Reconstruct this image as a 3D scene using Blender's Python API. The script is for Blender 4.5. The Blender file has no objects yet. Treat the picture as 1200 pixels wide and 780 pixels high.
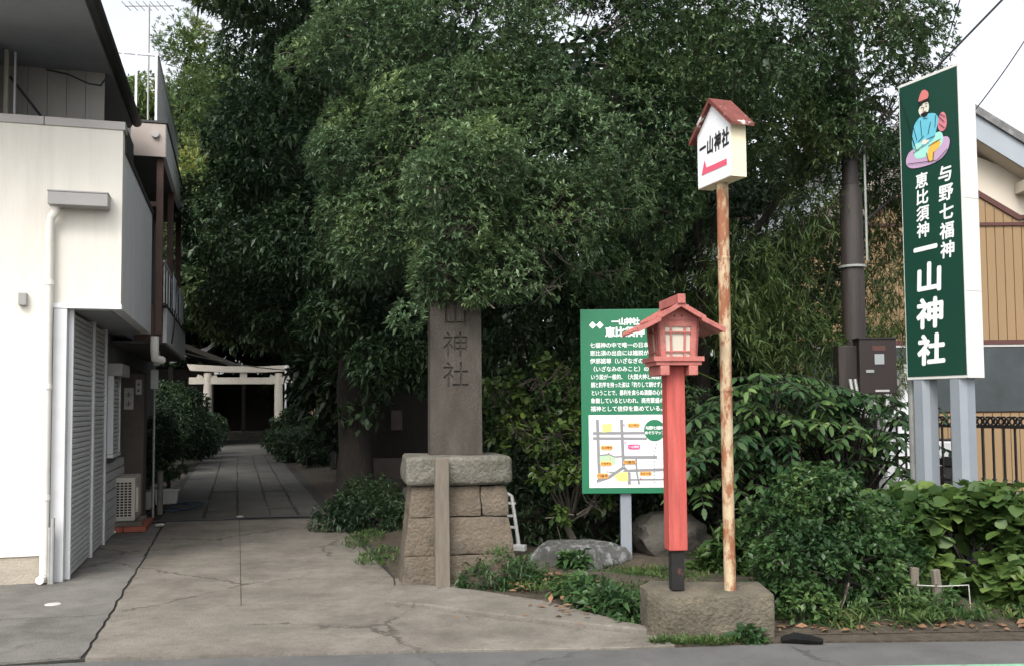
import bpy, bmesh, math, random
import numpy as np
from mathutils import Vector, Matrix
R = math.radians
rng = np.random.default_rng(7)
random.seed(7)
scene = bpy.context.scene
COL = scene.collection

# ------------------------------------------------------------------ camera
cam_d = bpy.data.cameras.new('camera'); cam = bpy.data.objects.new('camera', cam_d); COL.objects.link(cam)
cam_d.sensor_width = 36; cam_d.lens = 33.0; cam_d.clip_end = 800; cam_d.clip_start = .05
cam_d.shift_y = 28 / 1200
cam.matrix_world = Matrix.Translation((0, 0, 1.5)) @ Matrix.Rotation(R(93.0), 4, 'X') @ Matrix.Rotation(R(-0.46), 4, 'Z')
scene.camera = cam

# ------------------------------------------------------------------ sky, sun, exposure
SUN_EL, SUN_AZ = 50, 195          # azimuth: direction towards the sun, degrees clockwise from +Y
world = bpy.data.worlds.new('World'); scene.world = world; world.use_nodes = True
wn = world.node_tree.nodes; wl = world.node_tree.links
sky = wn.new('ShaderNodeTexSky'); sky.sky_type = 'NISHITA'; sky.sun_disc = False
sky.sun_elevation = R(SUN_EL); sky.sun_rotation = R(SUN_AZ); sky.dust_density = 4.0; sky.air_density = 1.0; sky.ozone_density = 1.0
hs = wn.new('ShaderNodeHueSaturation'); hs.inputs['Saturation'].default_value = .22
wl.new(sky.outputs[0], hs.inputs['Color']); wl.new(hs.outputs[0], wn['Background'].inputs['Color'])
wn['Background'].inputs['Strength'].default_value = 0.15
sun_d = bpy.data.lights.new('sun', 'SUN'); sun_d.energy = 0.75; sun_d.angle = R(30); sun_d.color = (1, .95, .87)
sun = bpy.data.objects.new('sun', sun_d); COL.objects.link(sun)
az, el = R(SUN_AZ), R(SUN_EL)
to_sun = Vector((math.sin(az) * math.cos(el), math.cos(az) * math.cos(el), math.sin(el)))
sun.rotation_euler = to_sun.to_track_quat('Z', 'Y').to_euler(); sun.location = (0, -10, 20)
scene.view_settings.view_transform = 'Standard'; scene.view_settings.look = 'None'
scene.view_settings.exposure = 1.2; scene.view_settings.gamma = 1.0
scene.render.engine = 'CYCLES'
scene.cycles.use_denoising = True; scene.cycles.max_bounces = 8; scene.cycles.transparent_max_bounces = 8

# ------------------------------------------------------------------ helpers
A = R(16.3); OX, OY = -3.8, 7.97            # the lane runs 16.3 degrees left of the road's normal
def W(x, y, z=0):
    return Vector((OX + math.cos(A) * x - math.sin(A) * y, OY + math.sin(A) * x + math.cos(A) * y, z))

def thing(name, label, cat, loc=(0, 0, 0), rz=0, group=None):
    o = bpy.data.objects.new(name, None); COL.objects.link(o); o.empty_display_size = .1
    o.location = loc; o.rotation_euler = (0, 0, rz); o['label'] = label; o['category'] = cat
    if group: o['group'] = group
    return o
def tag(o, label=None, cat=None, group=None, kind=None):
    for k, v in (('label', label), ('category', cat), ('group', group), ('kind', kind)):
        if v: o[k] = v
    return o
def link_mesh(name, me, mat, parent=None):
    o = bpy.data.objects.new(name, me); COL.objects.link(o)
    if mat is not None and not me.materials: me.materials.append(mat)
    if parent is not None: o.parent = parent
    return o
def copy_tree(o, parent=None):
    c = o.copy(); COL.objects.link(c); c.parent = parent
    for ch in list(o.children): copy_tree(ch, c)
    return c

class MB:
    """collects shapes; build() links them as one mesh object"""
    def __init__(s): s.v = []; s.f = []
    def add(s, vs, fs):
        n = len(s.v); s.v += [tuple(v) for v in vs]; s.f += [tuple(i + n for i in f) for f in fs]; return s
    def box(s, x0, x1, y0, y1, z0, z1, m=None):
        vs = [(x0, y0, z0), (x1, y0, z0), (x1, y1, z0), (x0, y1, z0), (x0, y0, z1), (x1, y0, z1), (x1, y1, z1), (x0, y1, z1)]
        if m is not None: vs = [m @ Vector(v) for v in vs]
        return s.add(vs, [(3, 2, 1, 0), (4, 5, 6, 7), (0, 1, 5, 4), (1, 2, 6, 5), (2, 3, 7, 6), (3, 0, 4, 7)])
    def frustum(s, x0, x1, y0, y1, z0, X0, X1, Y0, Y1, z1):
        return s.add([(x0, y0, z0), (x1, y0, z0), (x1, y1, z0), (x0, y1, z0), (X0, Y0, z1), (X1, Y0, z1), (X1, Y1, z1), (X0, Y1, z1)],
                     [(3, 2, 1, 0), (4, 5, 6, 7), (0, 1, 5, 4), (1, 2, 6, 5), (2, 3, 7, 6), (3, 0, 4, 7)])
    def prism(s, poly, a0, a1, axis='z'):
        """extrude a 2-D polygon (ccw) from a0 to a1 along an axis"""
        n = len(poly)
        def P(p, a): return {'z': (p[0], p[1], a), 'y': (p[0], a, p[1]), 'x': (a, p[0], p[1])}[axis]
        vs = [P(p, a0) for p in poly] + [P(p, a1) for p in poly]
        return s.add(vs, [tuple(range(n - 1, -1, -1)), tuple(range(n, 2 * n))] + [(i, (i + 1) % n, n + (i + 1) % n, n + i) for i in range(n)])
    def tube(s, path, rad, n=8, cap=True):
        path = [Vector(p) for p in path]; k = len(path)
        if not hasattr(rad, '__len__'): rad = [rad] * k
        vs = []; up = None
        for i, p in enumerate(path):
            d = (path[min(i + 1, k - 1)] - path[max(i - 1, 0)]).normalized()
            if up is None: up = Vector((0, 0, 1)) if abs(d.z) < .9 else Vector((1, 0, 0))
            a = d.cross(up).normalized(); b = a.cross(d).normalized(); up = b
            for j in range(n):
                t = 2 * math.pi * j / n; vs.append(p + (a * math.cos(t) + b * math.sin(t)) * rad[i])
        fs = [(i * n + j, i * n + (j + 1) % n, (i + 1) * n + (j + 1) % n, (i + 1) * n + j) for i in range(k - 1) for j in range(n)]
        if cap: fs += [tuple(range(n - 1, -1, -1)), tuple(range((k - 1) * n, k * n))]
        return s.add(vs, fs)
    def lathe(s, prof, n=16, c=(0, 0, 0)):
        vs = [(c[0] + r * math.cos(2 * math.pi * j / n), c[1] + r * math.sin(2 * math.pi * j / n), c[2] + z) for r, z in prof for j in range(n)]
        k = len(prof)
        fs = [(i * n + j, i * n + (j + 1) % n, (i + 1) * n + (j + 1) % n, (i + 1) * n + j) for i in range(k - 1) for j in range(n)]
        fs += [tuple(range(n - 1, -1, -1)), tuple(range((k - 1) * n, k * n))]
        return s.add(vs, fs)
    def mesh(s, name, bevel=0, seg=2, smooth=False, angle=35):
        me = bpy.data.meshes.new(name); me.from_pydata(s.v, [], s.f); me.update()
        bm = bmesh.new(); bm.from_mesh(me)
        bmesh.ops.recalc_face_normals(bm, faces=bm.faces)
        if bevel:
            es = [e for e in bm.edges if len(e.link_faces) == 2 and e.calc_face_angle(0) > R(30)]
            bmesh.ops.bevel(bm, geom=es, offset=bevel, segments=seg, affect='EDGES', profile=.6, clamp_overlap=True)
        for f in bm.faces: f.smooth = smooth
        bm.to_mesh(me); bm.free()
        if smooth: me.set_sharp_from_angle(angle=R(angle))
        return me
    def build(s, name, mat, parent=None, bevel=0, seg=2, smooth=False, angle=35):
        return link_mesh(name, s.mesh(name, bevel, seg, smooth, angle), mat, parent)

def rough_up(ob, cuts, amp, freq, seed=0, keep_bottom=None):
    """subdivide a block and push its surface in and out, for hewn stone and cast concrete"""
    me = ob.data; bm = bmesh.new(); bm.from_mesh(me)
    bmesh.ops.subdivide_edges(bm, edges=bm.edges, cuts=cuts, use_grid_fill=True)
    bm.normal_update()
    for v in bm.verts:
        p = v.co * freq + Vector((seed * 7.1, seed * 3.7, seed))
        n = math.sin(p.x * 1.7 + 2 * math.sin(p.y * 1.3)) + math.sin(p.y * 2.1 + 2 * math.sin(p.z * 1.7)) + math.sin(p.z * 1.9 + 2 * math.sin(p.x * 1.1)) + .5 * math.sin(p.x * 4.3 + p.z * 3.9) + .5 * math.sin(p.y * 4.7 - p.x * 3.3)
        if keep_bottom is not None and v.co.z < keep_bottom: continue
        v.co += v.normal * (n / 3 * amp)
    for f in bm.faces: f.smooth = True
    bm.to_mesh(me); bm.free(); me.set_sharp_from_angle(angle=R(50))

# ------------------------------------------------------------------ materials
def pm(name, col, rough=.7, var=.15, scale=3., bump=.0, bscale=60., metal=0., stain=None, stain_col=None, stain_scale=2., stain_lo=.5, stain_hi=.65, stretch=None, spec=.4, col2=None, speck=0., sscale=140., crack=0., dirt=0., dirt_col=(.05, .045, .04), dirt_scale=3.):
    """procedural Principled: colour varied by world-space noise, optional stains with a shape of their own, fine bump"""
    m = bpy.data.materials.new(name); m.use_nodes = True; nt = m.node_tree; N = nt.nodes; Lk = nt.links
    b = N['Principled BSDF']; b.inputs['Roughness'].default_value = rough; b.inputs['Metallic'].default_value = metal
    b.inputs['Specular IOR Level'].default_value = spec
    g = N.new('ShaderNodeNewGeometry'); pos = g.outputs['Position']
    if stretch:
        mp = N.new('ShaderNodeMapping'); mp.inputs['Scale'].default_value = stretch; Lk.new(pos, mp.inputs['Vector']); pos = mp.outputs[0]
    n1 = N.new('ShaderNodeTexNoise'); n1.inputs['Scale'].default_value = scale; n1.inputs['Detail'].default_value = 8; n1.inputs['Roughness'].default_value = .65
    Lk.new(pos, n1.inputs['Vector'])
    cr = N.new('ShaderNodeValToRGB'); cr.color_ramp.elements[0].position = .3; cr.color_ramp.elements[1].position = .7
    lo = [c * (1 - var) for c in col]; hi = [min(1, c * (1 + var)) for c in (col2 or col)]
    cr.color_ramp.elements[0].color = (*lo, 1); cr.color_ramp.elements[1].color = (*hi, 1)
    Lk.new(n1.outputs[0], cr.inputs[0]); out = cr.outputs[0]
    if stain:
        n2 = N.new('ShaderNodeTexNoise'); n2.inputs['Scale'].default_value = stain_scale; n2.inputs['Detail'].default_value = 10; n2.inputs['Roughness'].default_value = .7
        Lk.new(pos, n2.inputs['Vector'])
        r2 = N.new('ShaderNodeValToRGB'); r2.color_ramp.elements[0].position = stain_lo; r2.color_ramp.elements[1].position = stain_hi
        r2.color_ramp.elements[0].color = (0, 0, 0, 1); r2.color_ramp.elements[1].color = (stain, stain, stain, 1)
        Lk.new(n2.outputs[0], r2.inputs[0])
        mx = N.new('ShaderNodeMix'); mx.data_type = 'RGBA'; Lk.new(r2.outputs[0], mx.inputs[0]); Lk.new(out, mx.inputs[6]); mx.inputs[7].default_value = (*stain_col, 1); out = mx.outputs[2]
    def overlay(fac, colr):
        nonlocal out
        mx = N.new('ShaderNodeMix'); mx.data_type = 'RGBA'; Lk.new(fac, mx.inputs[0]); Lk.new(out, mx.inputs[6]); mx.inputs[7].default_value = (*colr, 1); out = mx.outputs[2]
    def ramp(src, a0, a1, v):
        r_ = N.new('ShaderNodeValToRGB'); r_.color_ramp.elements[0].position = a0; r_.color_ramp.elements[1].position = a1
        r_.color_ramp.elements[0].color = (0, 0, 0, 1); r_.color_ramp.elements[1].color = (v, v, v, 1); Lk.new(src, r_.inputs[0]); return r_.outputs[0]
    def noise(sc, det=6):
        n_ = N.new('ShaderNodeTexNoise'); n_.inputs['Scale'].default_value = sc; n_.inputs['Detail'].default_value = det; n_.inputs['Roughness'].default_value = .7; Lk.new(pos, n_.inputs['Vector']); return n_
    if dirt: overlay(ramp(noise(dirt_scale, 10).outputs[0], .48, .72, dirt), dirt_col)
    if speck:
        overlay(ramp(noise(sscale, 2).outputs[0], .55, .75, speck), [c * .35 for c in col])
        overlay(ramp(noise(sscale * .7, 2).outputs[0], .62, .8, speck), [min(1, c * 1.7) for c in col])
    if crack:
        dn = noise(3., 5); va = N.new('ShaderNodeVectorMath'); va.operation = 'MULTIPLY_ADD'; Lk.new(dn.outputs['Color'], va.inputs[0]); va.inputs[1].default_value = (.35, .35, .35); Lk.new(pos, va.inputs[2])
        vo = N.new('ShaderNodeTexVoronoi'); vo.feature = 'DISTANCE_TO_EDGE'; vo.inputs['Scale'].default_value = .55; Lk.new(va.outputs[0], vo.inputs['Vector'])
        iv = N.new('ShaderNodeMath'); iv.operation = 'SUBTRACT'; iv.inputs[0].default_value = 1; Lk.new(vo.outputs['Distance'], iv.inputs[1])
        ml = N.new('ShaderNodeMath'); ml.operation = 'MULTIPLY'; Lk.new(ramp(iv.outputs[0], .988, .996, crack), ml.inputs[0]); Lk.new(ramp(noise(.8, 3).outputs[0], .45, .55, 1.), ml.inputs[1])
        overlay(ml.outputs[0], [c * .3 for c in col])
    Lk.new(out, b.inputs['Base Color'])
    if bump:
        n3 = N.new('ShaderNodeTexNoise'); n3.inputs['Scale'].default_value = bscale; n3.inputs['Detail'].default_value = 6; Lk.new(pos, n3.inputs['Vector'])
        bp = N.new('ShaderNodeBump'); bp.inputs['Strength'].default_value = bump; bp.inputs['Distance'].default_value = .02; Lk.new(n3.outputs[0], bp.inputs['Height']); Lk.new(bp.outputs[0], b.inputs['Normal'])
    return m

def leafmat(name, dark, light, trans=.3, rough=.45, clump=1.2, tip=None):
    m = bpy.data.materials.new(name); m.use_nodes = True; nt = m.node_tree; N = nt.nodes; Lk = nt.links
    b = N['Principled BSDF']; b.inputs['Roughness'].default_value = rough; b.inputs['Specular IOR Level'].default_value = .35
    g = N.new('ShaderNodeNewGeometry')
    n1 = N.new('ShaderNodeTexNoise'); n1.inputs['Scale'].default_value = clump; n1.inputs['Detail'].default_value = 3; Lk.new(g.outputs['Position'], n1.inputs['Vector'])
    ma = N.new('ShaderNodeMath'); ma.operation = 'MULTIPLY_ADD'; ma.inputs[1].default_value = 2.2; ma.inputs[2].default_value = -.85; Lk.new(n1.outputs[0], ma.inputs[0])
    mb = N.new('ShaderNodeMath'); mb.operation = 'MULTIPLY_ADD'; mb.inputs[1].default_value = .55; Lk.new(g.outputs['Random Per Island'], mb.inputs[0]); Lk.new(ma.outputs[0], mb.inputs[2])
    cr = N.new('ShaderNodeValToRGB'); cr.color_ramp.elements[0].position = .1; cr.color_ramp.elements[1].position = .85
    cr.color_ramp.elements[0].color = (*dark, 1); cr.color_ramp.elements[1].color = (*light, 1)
    if tip:
        e = cr.color_ramp.elements.new(1.0); e.color = (*tip, 1)
    Lk.new(mb.outputs[0], cr.inputs[0]); Lk.new(cr.outputs[0], b.inputs['Base Color'])
    t = N.new('ShaderNodeBsdfTranslucent'); Lk.new(cr.outputs[0], t.inputs['Color'])
    mx = N.new('ShaderNodeMixShader'); mx.inputs[0].default_value = trans; Lk.new(b.outputs[0], mx.inputs[1]); Lk.new(t.outputs[0], mx.inputs[2])
    Lk.new(mx.outputs[0], N['Material Output'].inputs['Surface'])
    return m

M = {}
M['asphalt'] = pm('asphalt', (.115, .113, .11), .9, .2, 2.2, .6, 200, stain=.5, stain_col=(.06, .06, .06), stain_scale=.9, speck=.6, sscale=80, crack=.6)
M['concrete'] = pm('concrete', (.195, .177, .15), .92, .16, 1.3, .5, 110, stain=.8, stain_col=(.07, .063, .052), stain_scale=1.5, stain_lo=.42, stain_hi=.72, speck=.6, sscale=50, crack=.9, dirt=.6, dirt_col=(.09, .08, .065), dirt_scale=5.5)
M['concrete_dark'] = pm('concrete_dark', (.145, .138, .126), .92, .25, 1.6, .5, 110, stain=.8, stain_col=(.07, .068, .062), stain_scale=1.3, stain_lo=.45, stain_hi=.66, speck=.5, sscale=55, crack=.8, dirt=.4, dirt_col=(.22, .21, .19), dirt_scale=3.5)
M['paving'] = pm('paving', (.09, .086, .078), .9, .3, 1.3, .5, 70, stain=.7, stain_col=(.06, .065, .05), stain_scale=2.2, stain_lo=.48, stain_hi=.7, speck=.4, sscale=50, dirt=.4, dirt_col=(.05, .05, .04), dirt_scale=4)
M['joint'] = pm('joint', (.035, .033, .028), .95, .3, 8, .3, 60)
M['soil'] = pm('soil', (.055, .044, .031), .95, .35, 6, .8, 40, stain=.6, stain_col=(.1, .08, .055), stain_scale=9)
M['greenpaint'] = pm('greenpaint', (.2, .38, .26), .8, .15, 20, .3, 150, stain=.6, stain_col=(.12, .13, .12), stain_scale=14, stain_lo=.55, stain_hi=.6)
M['whitewall'] = pm('whitewall', (.7, .67, .6), .88, .04, 1.2, .12, 120, stain=.22, stain_col=(.4, .36, .3), stain_scale=1.2, stretch=(4, 4, .35), speck=.08, sscale=90, dirt=.16, dirt_col=(.33, .3, .25), dirt_scale=1.4)
M['greywall'] = pm('greywall', (.6, .61, .62), .8, .06, 1.2, .05, 90, stain=.25, stain_col=(.36, .37, .37), stain_scale=2, stretch=(4, 4, .6))
M['foundation'] = pm('foundation', (.36, .32, .26), .9, .1, 5, .5, 60, stain=.6, stain_col=(.28, .24, .2), stain_scale=7)
M['coping'] = pm('coping', (.38, .36, .34), .55, .08, 3, .05, 60)
M['whitemetal'] = pm('whitemetal', (.6, .61, .62), .45, .05, 3, stain=.2, stain_col=(.4, .38, .35), stain_scale=4)
M['shutter'] = pm('shutter', (.5, .505, .51), .5, .1, 2, .03, 30, stain=.4, stain_col=(.32, .31, .3), stain_scale=4, stretch=(1, 1, 3), dirt=.3, dirt_col=(.24, .23, .2), dirt_scale=1.6)
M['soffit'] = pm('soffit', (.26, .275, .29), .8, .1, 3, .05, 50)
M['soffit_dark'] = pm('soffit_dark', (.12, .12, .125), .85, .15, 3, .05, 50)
M['board_grey'] = pm('board_grey', (.33, .32, .3), .85, .12, 2, .15, 40, stretch=(8, 8, 1), stain=.35, stain_col=(.2, .19, .17), stain_scale=2)
M['timber_pale'] = pm('timber_pale', (.36, .33, .28), .85, .2, 3, .2, 40, stretch=(9, 9, 1))
M['gutter'] = pm('gutter', (.035, .035, .035), .6, .2, 6)
M['hoodmetal'] = pm('hoodmetal', (.3, .29, .28), .4, .06, 4)
M['pvc'] = pm('pvc', (.74, .72, .66), .5, .04, 4, stain=.2, stain_col=(.45, .4, .32), stain_scale=5)
M['steel'] = pm('steel', (.38, .38, .37), .45, .12, 8, metal=.4)
M['fascia'] = pm('fascia', (.36, .31, .28), .6, .06, 4)
M['brownpost'] = pm('brownpost', (.09, .05, .04), .65, .2, 6, .1, 40)
M['white_paint'] = pm('white_paint', (.8, .81, .82), .5, .04, 3, stain=.15, stain_col=(.45, .44, .42), stain_scale=3)
M['acplastic'] = pm('acplastic', (.5, .47, .41), .6, .06, 4)
M['black'] = pm('black', (.012, .012, .013), .7, .2, 9)
M['brick'] = pm('brick', (.3, .09, .06), .85, .2, 14, .4, 80)
M['gatepost'] = pm('gatepost', (.1, .085, .072), .9, .2, 5, .4, 60, stain=.5, stain_col=(.07, .06, .05), stain_scale=4)
M['plate'] = pm('plate', (.45, .44, .42), .6, .08, 9)
M['stone_mon'] = pm('stone_mon', (.058, .05, .041), .9, .25, 5, .6, 70, stain=.6, stain_col=(.11, .1, .088), stain_scale=3.2, stain_lo=.55, stain_hi=.72, stretch=(1.5, 1.5, .5))
M['stone_base'] = pm('stone_base', (.125, .1, .073), .92, .25, 4, 1., 38, stain=.85, stain_col=(.055, .048, .037), stain_scale=3.2, stain_lo=.46, stain_hi=.66, speck=.5, sscale=45, dirt=.4, dirt_col=(.21, .185, .15), dirt_scale=5)
M['stone_cap'] = pm('stone_cap', (.125, .115, .095), .92, .25, 5, 1., 38, stain=.85, stain_col=(.07, .07, .05), stain_scale=4.2, stain_lo=.47, stain_hi=.62, speck=.5, sscale=45, dirt=.5, dirt_col=(.25, .24, .215), dirt_scale=9)
M['stone_torii'] = pm('stone_torii', (.5, .46, .4), .9, .15, 3, .3, 40, stain=.5, stain_col=(.28, .22, .16), stain_scale=3)
M['weathered'] = pm('weathered', (.16, .138, .11), .9, .2, 4, .4, 60, stretch=(10, 10, 1), stain=.5, stain_col=(.1, .085, .068), stain_scale=3)
M['rock'] = pm('rock', (.075, .075, .07), .85, .3, 3, .9, 22, stain=.85, stain_col=(.27, .28, .28), stain_scale=3.5, stain_lo=.5, stain_hi=.62, stretch=(4, 4, 1.2), speck=.4, sscale=45)
M['rock_dark'] = pm('rock_dark', (.06, .055, .045), .9, .3, 4, .7, 25, stain=.6, stain_col=(.11, .1, .085), stain_scale=5)
M['block'] = pm('block', (.115, .1, .075), .95, .25, 3, 1., 40, stain=.85, stain_col=(.06, .055, .038), stain_scale=2.4, stain_lo=.44, stain_hi=.62, speck=.5, sscale=45, dirt=.4, dirt_col=(.27, .22, .15), dirt_scale=4.5)
M['red'] = pm('red', (.43, .075, .062), .6, .14, 4, .25, 50, stain=.5, stain_col=(.5, .13, .1), stain_scale=4, stain_lo=.45, stain_hi=.7, stretch=(5, 5, .5), dirt=.5, dirt_col=(.2, .05, .04), dirt_scale=3.5, speck=.12, sscale=60)
M['red_faded'] = pm('red_faded', (.4, .125, .105), .68, .14, 5, .25, 50, stain=.5, stain_col=(.46, .22, .19), stain_scale=7, stain_lo=.45, stain_hi=.7, dirt=.55, dirt_col=(.17, .06, .05), dirt_scale=9, speck=.15, sscale=70)
M['blackpost'] = pm('blackpost', (.012, .011, .01), .85, .3, 9, .1, 40, stain=.35, stain_col=(.3, .08, .06), stain_scale=9, stain_lo=.6, stain_hi=.68)
M['paper'] = pm('paper', (.52, .48, .4), .8, .05, 6)
M['rustpole'] = pm('rustpole', (.47, .36, .22), .75, .12, 8, .3, 60, stain=.95, stain_col=(.25, .085, .035), stain_scale=4., stain_lo=.46, stain_hi=.55, stretch=(4, 4, 1.4), col2=(.52, .42, .28), dirt=.5, dirt_col=(.14, .06, .03), dirt_scale=9, speck=.3, sscale=50)
M['signwhite'] = pm('signwhite', (.78, .79, .8), .5, .03, 4)
M['signcream'] = pm('signcream', (.74, .66, .47), .6, .08, 6, stain=.55, stain_col=(.42, .25, .12), stain_scale=9, stain_lo=.6, stain_hi=.72)
M['rustroof'] = pm('rustroof', (.15, .04, .03), .7, .25, 10, .3, 70, stain=.95, stain_col=(.6, .55, .5), stain_scale=8, stain_lo=.6, stain_hi=.64)
M['ink'] = pm('ink', (.012, .012, .012), .5, .1, 6)
M['arrow'] = pm('arrow', (.65, .1, .16), .55, .06, 8)
M['boardgreen'] = pm('boardgreen', (.016, .15, .072), .45, .06, 2)
M['signgreen'] = pm('signgreen', (.0075, .046, .03), .4, .08, 2)
M['print_white'] = pm('print_white', (.8, .81, .8), .5, .02, 4)
M['mapwhite'] = pm('mapwhite', (.76, .77, .76), .5, .02, 4)
M['map_grey'] = pm('map_grey', (.23, .23, .24), .6, .03, 4)
M['map_thin'] = pm('map_thin', (.6, .6, .6), .6, .03, 4)
M['map_orange'] = pm('map_orange', (.8, .38, .09), .6, .03, 4)
M['map_yellow'] = pm('map_yellow', (.8, .75, .2), .6, .03, 4)
M['map_green'] = pm('map_green', (.4, .72, .35), .6, .03, 4)
M['map_pink'] = pm('map_pink', (.75, .06, .2), .6, .03, 4)
M['post_grey'] = pm('post_grey', (.22, .245, .275), .45, .05, 3, stain=.2, stain_col=(.3, .3, .3), stain_scale=5)
M['signcase'] = pm('signcase', (.64, .63, .6), .5, .03, 2, stain=.1, stain_col=(.5, .48, .42), stain_scale=3)
M['galv'] = pm('galv', (.3, .31, .29), .6, .2, 9, metal=.3)
M['robe'] = pm('robe', (.14, .48, .6), .5, .04, 9)
M['robe_mint'] = pm('robe_mint', (.35, .7, .6), .5, .04, 9)
M['skin_print'] = pm('skin_print', (.7, .66, .56), .5, .03, 9)
M['hat_print'] = pm('hat_print', (.6, .18, .17), .5, .03, 9)
M['fish_print'] = pm('fish_print', (.6, .2, .24), .5, .03, 9)
M['cushion_print'] = pm('cushion_print', (.5, .34, .5), .5, .03, 9)
M['yellow_print'] = pm('yellow_print', (.75, .45, .08), .5, .03, 9)
M['polebrown'] = pm('polebrown', (.022, .017, .015), .6, .2, 3, .05, 30, stain=.4, stain_col=(.06, .047, .038), stain_scale=2, stretch=(6, 6, .4))
M['meterbrown'] = pm('meterbrown', (.024, .016, .015), .5, .1, 3)
M['glassgrey'] = pm('glassgrey', (.3, .32, .33), .15, .05, 3, spec=.6)
M['fence'] = pm('fence', (.015, .014, .014), .5, .2, 5)
M['siding'] = pm('siding', (.27, .18, .095), .75, .06, 1.5, stretch=(1, 1, .3))
M['siding_joint'] = pm('siding_joint', (.12, .07, .04), .8, .05, 4)
M['brown_trim'] = pm('brown_trim', (.09, .035, .03), .6, .1, 4)
M['darkpanel'] = pm('darkpanel', (.055, .065, .068), .6, .25, 1.2, spec=.2)
M['cream'] = pm('cream', (.6, .54, .45), .8, .04, 3)
M['barge'] = pm('barge', (.3, .33, .36), .6, .05, 3)
M['rooftile'] = pm('rooftile', (.14, .14, .14), .8, .3, 5, .4, 30, stain=.5, stain_col=(.4, .4, .4), stain_scale=3)
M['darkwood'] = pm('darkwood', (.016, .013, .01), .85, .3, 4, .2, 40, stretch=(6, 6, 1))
M['shed_wall'] = pm('shed_wall', (.5, .34, .2), .85, .1, 4, .1, 40)
M['bark'] = pm('bark', (.026, .022, .018), .95, .35, 9, 1., 40, stretch=(2, 2, .6))
M['twig'] = pm('twig', (.11, .095, .075), .9, .25, 9, .3, 40)
M['plastic_white'] = pm('plastic_white', (.6, .6, .58), .5, .1, 6)
M['terracotta'] = pm('terracotta', (.42, .41, .39), .8, .12, 6, .2, 50)
M['hose'] = pm('hose', (.025, .045, .07), .45, .2, 9)
M['cable'] = pm('cable', (.03, .03, .032), .6, .2, 9)
M['rubber'] = pm('rubber', (.01, .01, .01), .9, .2, 9, spec=.1)
M['deadleaf'] = pm('deadleaf', (.17, .095, .05), .8, .4, 15)
M['cloth'] = pm('cloth', (.62, .66, .72), .9, .08, 4)
# foliage
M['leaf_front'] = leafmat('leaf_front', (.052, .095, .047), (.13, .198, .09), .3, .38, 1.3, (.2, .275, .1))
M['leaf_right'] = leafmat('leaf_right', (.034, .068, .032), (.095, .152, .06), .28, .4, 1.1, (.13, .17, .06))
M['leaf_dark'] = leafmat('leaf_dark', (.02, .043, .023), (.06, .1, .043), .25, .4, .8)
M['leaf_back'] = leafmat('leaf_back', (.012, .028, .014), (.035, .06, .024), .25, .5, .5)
M['leaf_conifer'] = leafmat('leaf_conifer', (.08, .14, .06), (.17, .24, .085), .25, .6, .5, (.32, .32, .08))
M['leaf_maple'] = leafmat('leaf_maple', (.03, .055, .025), (.075, .11, .04), .35, .5, .6)
M['leaf_camellia'] = leafmat('leaf_camellia', (.03, .06, .02), (.1, .15, .035), .25, .3, 2.2, (.2, .27, .05))
M['leaf_bamboo'] = leafmat('leaf_bamboo', (.03, .055, .02), (.095, .14, .042), .35, .45, 1.0)
M['leaf_compound'] = leafmat('leaf_compound', (.022, .06, .025), (.07, .13, .04), .3, .4, 2.0, (.16, .25, .08))
M['leaf_box'] = leafmat('leaf_box', (.025, .06, .022), (.065, .125, .04), .28, .35, 2.5, (.12, .19, .06))
M['leaf_vine'] = leafmat('leaf_vine', (.035, .075, .02), (.095, .155, .038), .3, .45, 2.0, (.16, .23, .06))
M['grass'] = leafmat('grass', (.035, .075, .022), (.1, .16, .045), .35, .5, 3.0, (.2, .2, .08))

# ================================================================== the setting
def struct(name, mb, mat, parent=None, **k):
    o = mb.build(name, mat, parent, **k)
    if parent is None: o['kind'] = 'structure'
    return o
g = MB(); g.add([(-300, -60, -.03), (300, -60, -.03), (300, 400, -.03), (-300, 400, -.03)], [(0, 1, 2, 3)])
struct('ground', g, M['soil'])
ROAD_EDGE = [(-80, 5.0), (-3.02, 5.60), (-2.53, 5.68), (-.74, 5.82), (.65, 5.86), (1.6, 5.98), (3.2, 6.0), (80, 6.4)]
g = MB(); g.add([(-80, -20, 0)] + [(80, -20, 0)] + [(x, y, 0) for x, y in reversed(ROAD_EDGE)], [tuple(range(len(ROAD_EDGE) + 2))])
struct('road', g, M['asphalt'])
g = MB(); g.add([(1.2, 5.0, .004), (30, 6.0, .004), (30, 6.75 - .05, .004), (1.2, 5.42, .004)], [(0, 1, 2, 3)])
g.v = [(1.2, 4.9, .004), (30, 5.2, .004), (30, 6.2, .004), (1.2, 5.425, .004)]
struct('painted_road_strip', g, M['greenpaint'])

def jag(p, q, n, amp):
    """points from p towards q (q excluded) with a broken edge"""
    p, q = Vector(p), Vector(q); d = (q - p); nn = Vector((-d.y, d.x)).normalized()
    return [tuple(p + d * (i / n) + nn * (0 if i == 0 else random.uniform(-amp, amp))) for i in range(n)]
lane_base = MB(); lane_base.prism([tuple(W(x, y).xy) for x, y in [(-5, -2.42), (.5, -2.5), (2.75, -3.0), (2.85, -.5), (2.78, 44), (.3, 44), (.3, 4.5), (-5, 4.5)]], -.06, .007)
lane = struct('lane', lane_base, M['joint'])
def slab(pts, mat, z=.016, name='concrete_slab', bev=.0):
    b = MB(); b.prism([tuple(W(x, y).xy) for x, y in pts], -.05, z + random.uniform(-.002, .002))
    return b.build(name, mat, lane, bevel=bev, seg=1)
E1 = jag((.53, -2.5), (.53, .2), 22, .012) + jag((.53, .2), (.515, 2.9), 10, .01)
def lane_edge(y0, y1, side):
    pts = [(x + side * .009, y) for x, y in E1 if y0 < y < y1]
    return pts
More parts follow.
